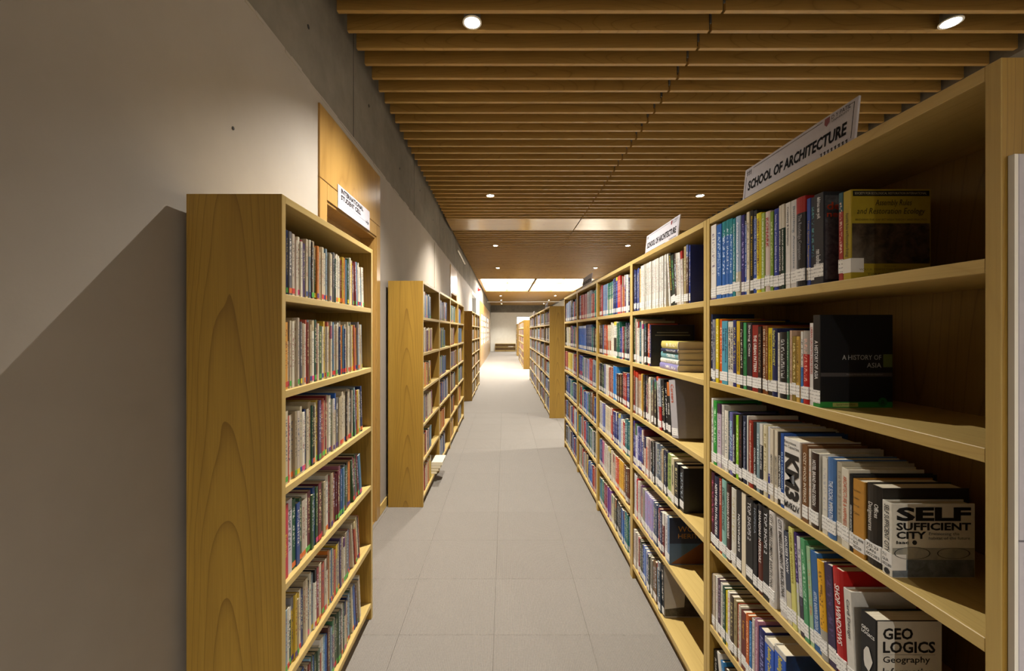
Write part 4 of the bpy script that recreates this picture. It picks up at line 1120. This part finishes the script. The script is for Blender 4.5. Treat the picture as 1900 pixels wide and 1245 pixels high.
# flat stack on the second shelf of the second bookcase
zz = ZS[4]+.0004
for i, (t, L, w, col, nm) in enumerate(((32, 240, 205, '8a84b8', 'lavender and white book at the bottom of the flat stack'), (24, 235, 200, 'dcd6c8', 'cream book lying second from the bottom of the flat stack'),
        (34, 230, 195, '6aa0a8', 'pale teal book in the middle of the flat stack'), (18, 225, 190, '1c2a50', 'navy book lying under the top one of the flat stack'), (38, 220, 185, 'd0c068', 'straw-yellow book on top of the flat stack, second right bookcase'))):
    t, L, w = t/1000, L/1000, w/1000
    bk = make_book(t, L, w, col, dict(ink='f0ece0' if i != 1 else '404040', bulge=.1, hi=('b8b4a8', .97)), (.850+.004*(i % 3), 2.055+.006*(i % 3)+L, zz), (math.radians(90), math.radians(0), 0), nm, GR, None)
    bk.rotation_euler = (math.radians(90), 0, 0)
    zz += t+.0005

BAG_R = []; BAG_L = []
def filler(row, n0=24, h0=235, full=1.0, pal=None):
    stop = row.room()*(1-full)
    while row.room() > stop+.012:
        pal_ = pal or rnd.choice((MIX, MIX, DARK, WHITES, BROWN, BLUES, GREYS, REDS, TEAL, NAVY))
        h = h0+rnd.uniform(-22, 28); before = row.room()
        runs(row, [(rnd.randint(2, 6), rnd.uniform(14, 30), h, pal_)], 9)
        if before-row.room() < 1e-6: break
BAY3 = {5: [(2, 26, 262, ['5a2024', '3a4468']), (5, 22, 262, ['3a68b0', '3c6cb4', 'a03a3c']), (7, 22, 262, ['6a86b0', '7a94b8', '8a9ab0'], {'same': 1}), (7, 24, 262, ['2a7a68', '1c6a60'], {'same': 1, 'lo': ('d0c8a8', .5)}), (3, 24, 270, NAVY), (1, 34, 275, ['2a3a98'], {'hi': ('e0d040', .9)}), (4, 24, 280, ['c83a28', 'b82c24'], {'same': 1})],
        4: [(5, 22, 250, DARK), (4, 24, 250, ['b03a2c', '5a6a8a', '2a2a2c', '8a4a30']), (3, 24, 245, ['c86a3c', 'b0482c'], {'same': 1}), (5, 24, 250, ['d8d0b8', 'd4cab0'], {'same': 1, 'lo': ('a05a3c', .5)}), (2, 26, 260, ['e0dccc', 'c04a2c']), (3, 34, 275, ['e8e4d8'], {'same': 1, 'hi': ('e0d040', .9), 'lo': ('2a2420', .55)}), (3, 28, 265, ['2a6a58', '1c5a4c'])],
        3: [(4, 24, 240, ['d8d4c8', '2a2c2e', 'c8c0b0']), (4, 22, 240, ['2a4a38', '24402f']), (3, 24, 245, ['7a80a8', 'd8d4d8']), (4, 24, 245, ['d8d0c0', 'e0dcd4']), (5, 24, 245, ['7a3a38', '8a4a44', 'b07058']), (4, 26, 255, ['3088d0', '2c80c8'], {'same': 1})],
        2: [(5, 24, 240, ['d8d4cc', '3a3638'], {'same': 1}), (4, 26, 240, ['6a80b8', '5a70b0', 'a8a8d0']), (7, 24, 235, ['d8ccb0', 'd0c4a8'], {'same': 1}), (2, 26, 240, ['4a78b8', 'c85038']), (2, 26, 240, ['1c2c6a', 'b83038']), (5, 26, 245, ['1c2458', '2a3480']), (2, 24, 245, ['8aa0d0'], {'hi': ('e0d030', .88)})],
        1: [(4, 24, 235, ['2a3a80', '5a90b8', '3a3a80']), (3, 22, 240, ['d06a98', 'c05a8a']), (6, 26, 238, ['d8d4cc', 'c8c0b4']), (3, 28, 250, ['e0dcd0', '3a2c20'], {'hi': ('d8c840', .85)}), (5, 24, 235, ['d8ccb8', 'c8bca8']), (3, 26, 245, ['d05028', 'c84a24']), (5, 26, 245, ['e0a820', 'e8b428'], {'same': 1})],
        0: [(4, 26, 225, ['4a90a8', '5a98b0', '2a6a58']), (3, 26, 225, ['2a6a50', '347058']), (5, 26, 235, ['a83a58', 'b84a68', '8a2a48']), (4, 26, 240, ['7a4a98', '8450a0'], {'same': 1}), (3, 26, 230, ['d0c8a0', 'c8bc98']), (8, 24, 238, ['2a2a2c', '3a3a3c', '1c1c20']), (3, 30, 235, ['5080c8', '4878c0'])]}
BAY4 = {5: [(6, 26, 262, ['3a3c78', '4a4080']), (4, 26, 265, ['c03030', 'b82c2c'], {'same': 1}), (8, 24, 262, PINKS, {'same': 1}), (9, 24, 268, GREYS+['5a2028', '2a2c34'])],
        4: [(16, 26, 255, ['2f6cc8', '3474cc'], {'same': 1, 'hi': ('c8d0d8', .9)}), (10, 26, 262, ['2a3a68', '34486f'], {'same': 1})],
        3: [(3, 22, 262, ['1c2060']), (6, 24, 255, ['2a3a98', '3040a0'], {'same': 1, 'lo': ('d04838', .35)}), (4, 24, 250, ['d8d4cc', '1c7080']), (5, 26, 240, ['8a90a8', '9a8a9a']), (5, 28, 240, ['d8d050', 'c8c8d0', '8a8ac0'])]}
BAY5 = {5: [(5, 26, 240, ['a8683c', '8a94b0']), (14, 24, 250, ['b8c8d8', '4a5a98', '8aa0c8', '2a3a70']), (4, 26, 262, ['17181a', '2a1c1c'])],
        4: [(4, 30, 250, ['17181a', '1c1c20']), (12, 26, 250, ['d8d4b8', 'c8b860', 'e0dcd0']), (6, 26, 262, ['6a70c0', '3a3a90', '4a2024'])],
        3: [(8, 26, 240, ['b04a44', 'c86a5c', 'd08a70']), (12, 26, 250, ['e0cc48', 'd8c038', 'e8d870'], {'same': 1}), (4, 26, 240, ['d8d0b0'])]}
for bi, extra in ((2, BAY3), (3, BAY4), (4, BAY5)):
    for k in range(6):
        row = Row('R', k, .838, RIGHT1[bi]+PR-CT-.004, RIGHT1[bi]+CT, '', GR, 'call', BAG_R)
        if k in extra: runs(row, extra[k], 7)
        filler(row, full=.97)
for ys, x in ((RIGHT2, XRF), (RIGHT3, XRF-.03), (RIGHT4, XRF-.03)):
    for y in ys:
        for k in range(6):
            row = Row('R', k, x+.012, y+PR-CT-.004, y+CT, '', GR, 'call', BAG_R); filler(row, full=rnd.uniform(.85, 1))
bake('shelved_books', BAG_R, 'small labelled books filling the farther right bookcases', 'books')

# ---- left side: thin worn paperbacks with coloured tags
GL = 'worn paperbacks in the left bookcases'
PAPER = ['d8d0bc', 'cfc4a8', 'e2dccc', 'c8bca4', 'b8a888', 'dcd6c8', 'a8987c', 'c4b8a8']
ACC = ['7a3028', '2a3a6a', '3a5a3c', 'c87830', '5a4a70', '8aa0b0', '302824', 'c8a838', '6a6a70', '8a2c34', '4a7898', 'b85a48', '1f4a3a']
def dots(r):
    d = {'soft': 1}
    if r.random() < .72: d['tag'] = r.choice(('d03030', '58b050', 'e0cc30', 'e07030', 'd04880', '503a80', '2a4a90', '58b050', 'd03030'))
    return d
def left_fill(row, full, tmin, tmax, h0, acc=.45, leanlast=0, pal=None):
    stop = row.room()*(1-full)
    while row.room() > stop+.012:
        cols = ACC if rnd.random() < acc else PAPER
        if pal and rnd.random() < .6: cols = pal
        left = row.room()-stop
        o = {'lean': leanlast} if (leanlast and left < .16) else {}
        b = row.room()
        runs(row, [(1, rnd.uniform(tmin, tmax), h0, cols, o)], 16, .2, dots)
        if b-row.room() < 1e-6: break
LF = {5: (.93, 10, 19, 215, .40, 4, None), 4: (.90, 9, 18, 232, .30, 3, None), 3: (.90, 11, 22, 238, .45, 4, None),
      2: (.86, 13, 26, 225, .62, 9, ['2a4a8a', '3a5a3c', '6a2a34', '4a7898']), 1: (.88, 10, 20, 222, .45, 8, None), 0: (.86, 11, 22, 225, .45, 6, ['3a68b0', '4a5a48', '8ab0c8', '5a3a34'])}
for k in (5, 4, 3, 2, 1, 0):
    f, a, b, h0, acc, ll, pal = LF[k]
    row = Row('L', k, XLF-.012, LEFT1[0]+PL-CT-.002, LEFT1[0]+CT+.003, 'the nearest left bookcase', GL, 'dot')
    if k == 2:
        row.add(.040, .255, 0, 'c83848', dict(ink='e0b040', t='English', tp=(.3, .6), soft=1)); row.add(.034, .262, 0, 'd0ccd4', dict(ink='30303a', soft=1)); row.add(.026, .25, 0, '1f5a38', dict(ink='e8e8e0', tag='e07030'))
    if k == 0:
        for c in ('5a90b0', '3a6ab0', '8a9a98', '9a6a70', '3a70b8', '2a58a8'): row.add(.026, .245, 0, c, dict(ink='e0d8b0', tag='d04848', soft=1))
    if k == 4:
        row.add(.012, .24, 0, 'e0d0b0', dict(tag='d03030')); row.add(.024, .232, 0, 'd89838', dict(ink='6a3018', tag='c84830'))
    left_fill(row, f, a, b, h0, acc, ll, pal)
for bi, y in enumerate(LEFT2):
    for k in range(6):
        bag = BAG_L
        row = Row('L', k, XLF-.012, y+PL-CT-.002, y+CT+.003, 'the first joined left bookcase', GL, 'dot', bag)
        left_fill(row, rnd.uniform(.52, .66) if (bi == 0 or rnd.random() < .5) else rnd.uniform(.7, .9), 15 if bi == 0 else 14, 30, rnd.uniform(215, 240), .5, rnd.choice((0, 5, 6)), rnd.choice((None, None, ['3a4a80', '7a88a8'], ['d0b040', 'c8783c'], ['4a6a9a', '6a8a60'])))
for y in LEFT3:
    for k in range(6):
        row = Row('L', k, XLF-.012, y+PL-CT-.002, y+CT+.003, '', GL, 'dot', BAG_L)
        left_fill(row, rnd.uniform(.6, .95), 14, 30, rnd.uniform(215, 240), .5, 0)
bake('shelved_paperbacks', BAG_L, 'small worn paperbacks filling the farther left bookcases', 'books')
# flat books sticking out of the bottom shelf
zz = ZS[0]+.0005
for i, (t, col, nm) in enumerate(((.030, 'b8a468', 'tan book under the flat pile jutting from the bottom left shelf'), (.028, '8a8050', 'olive book second in the flat pile on the bottom left shelf'),
                                  (.030, 'c8b890', 'beige book under the top one of the pile jutting from the left shelf'), (.034, 'e0dccc', 'pale book on top of the pile jutting from the bottom left shelf'))):
    bk = make_book(t, .26, .19, col, dict(ink='604830', soft=1), (XLF+.085-.02*(3-i), 4.43, zz+t), (math.radians(90), 0, math.pi), nm, GL, None, None, 'paperback')
    bk.rotation_euler = (math.radians(-90), 0, math.pi); bk.location.z = zz+t; bk.location.y = 4.43+.26
    zz += t+.0006
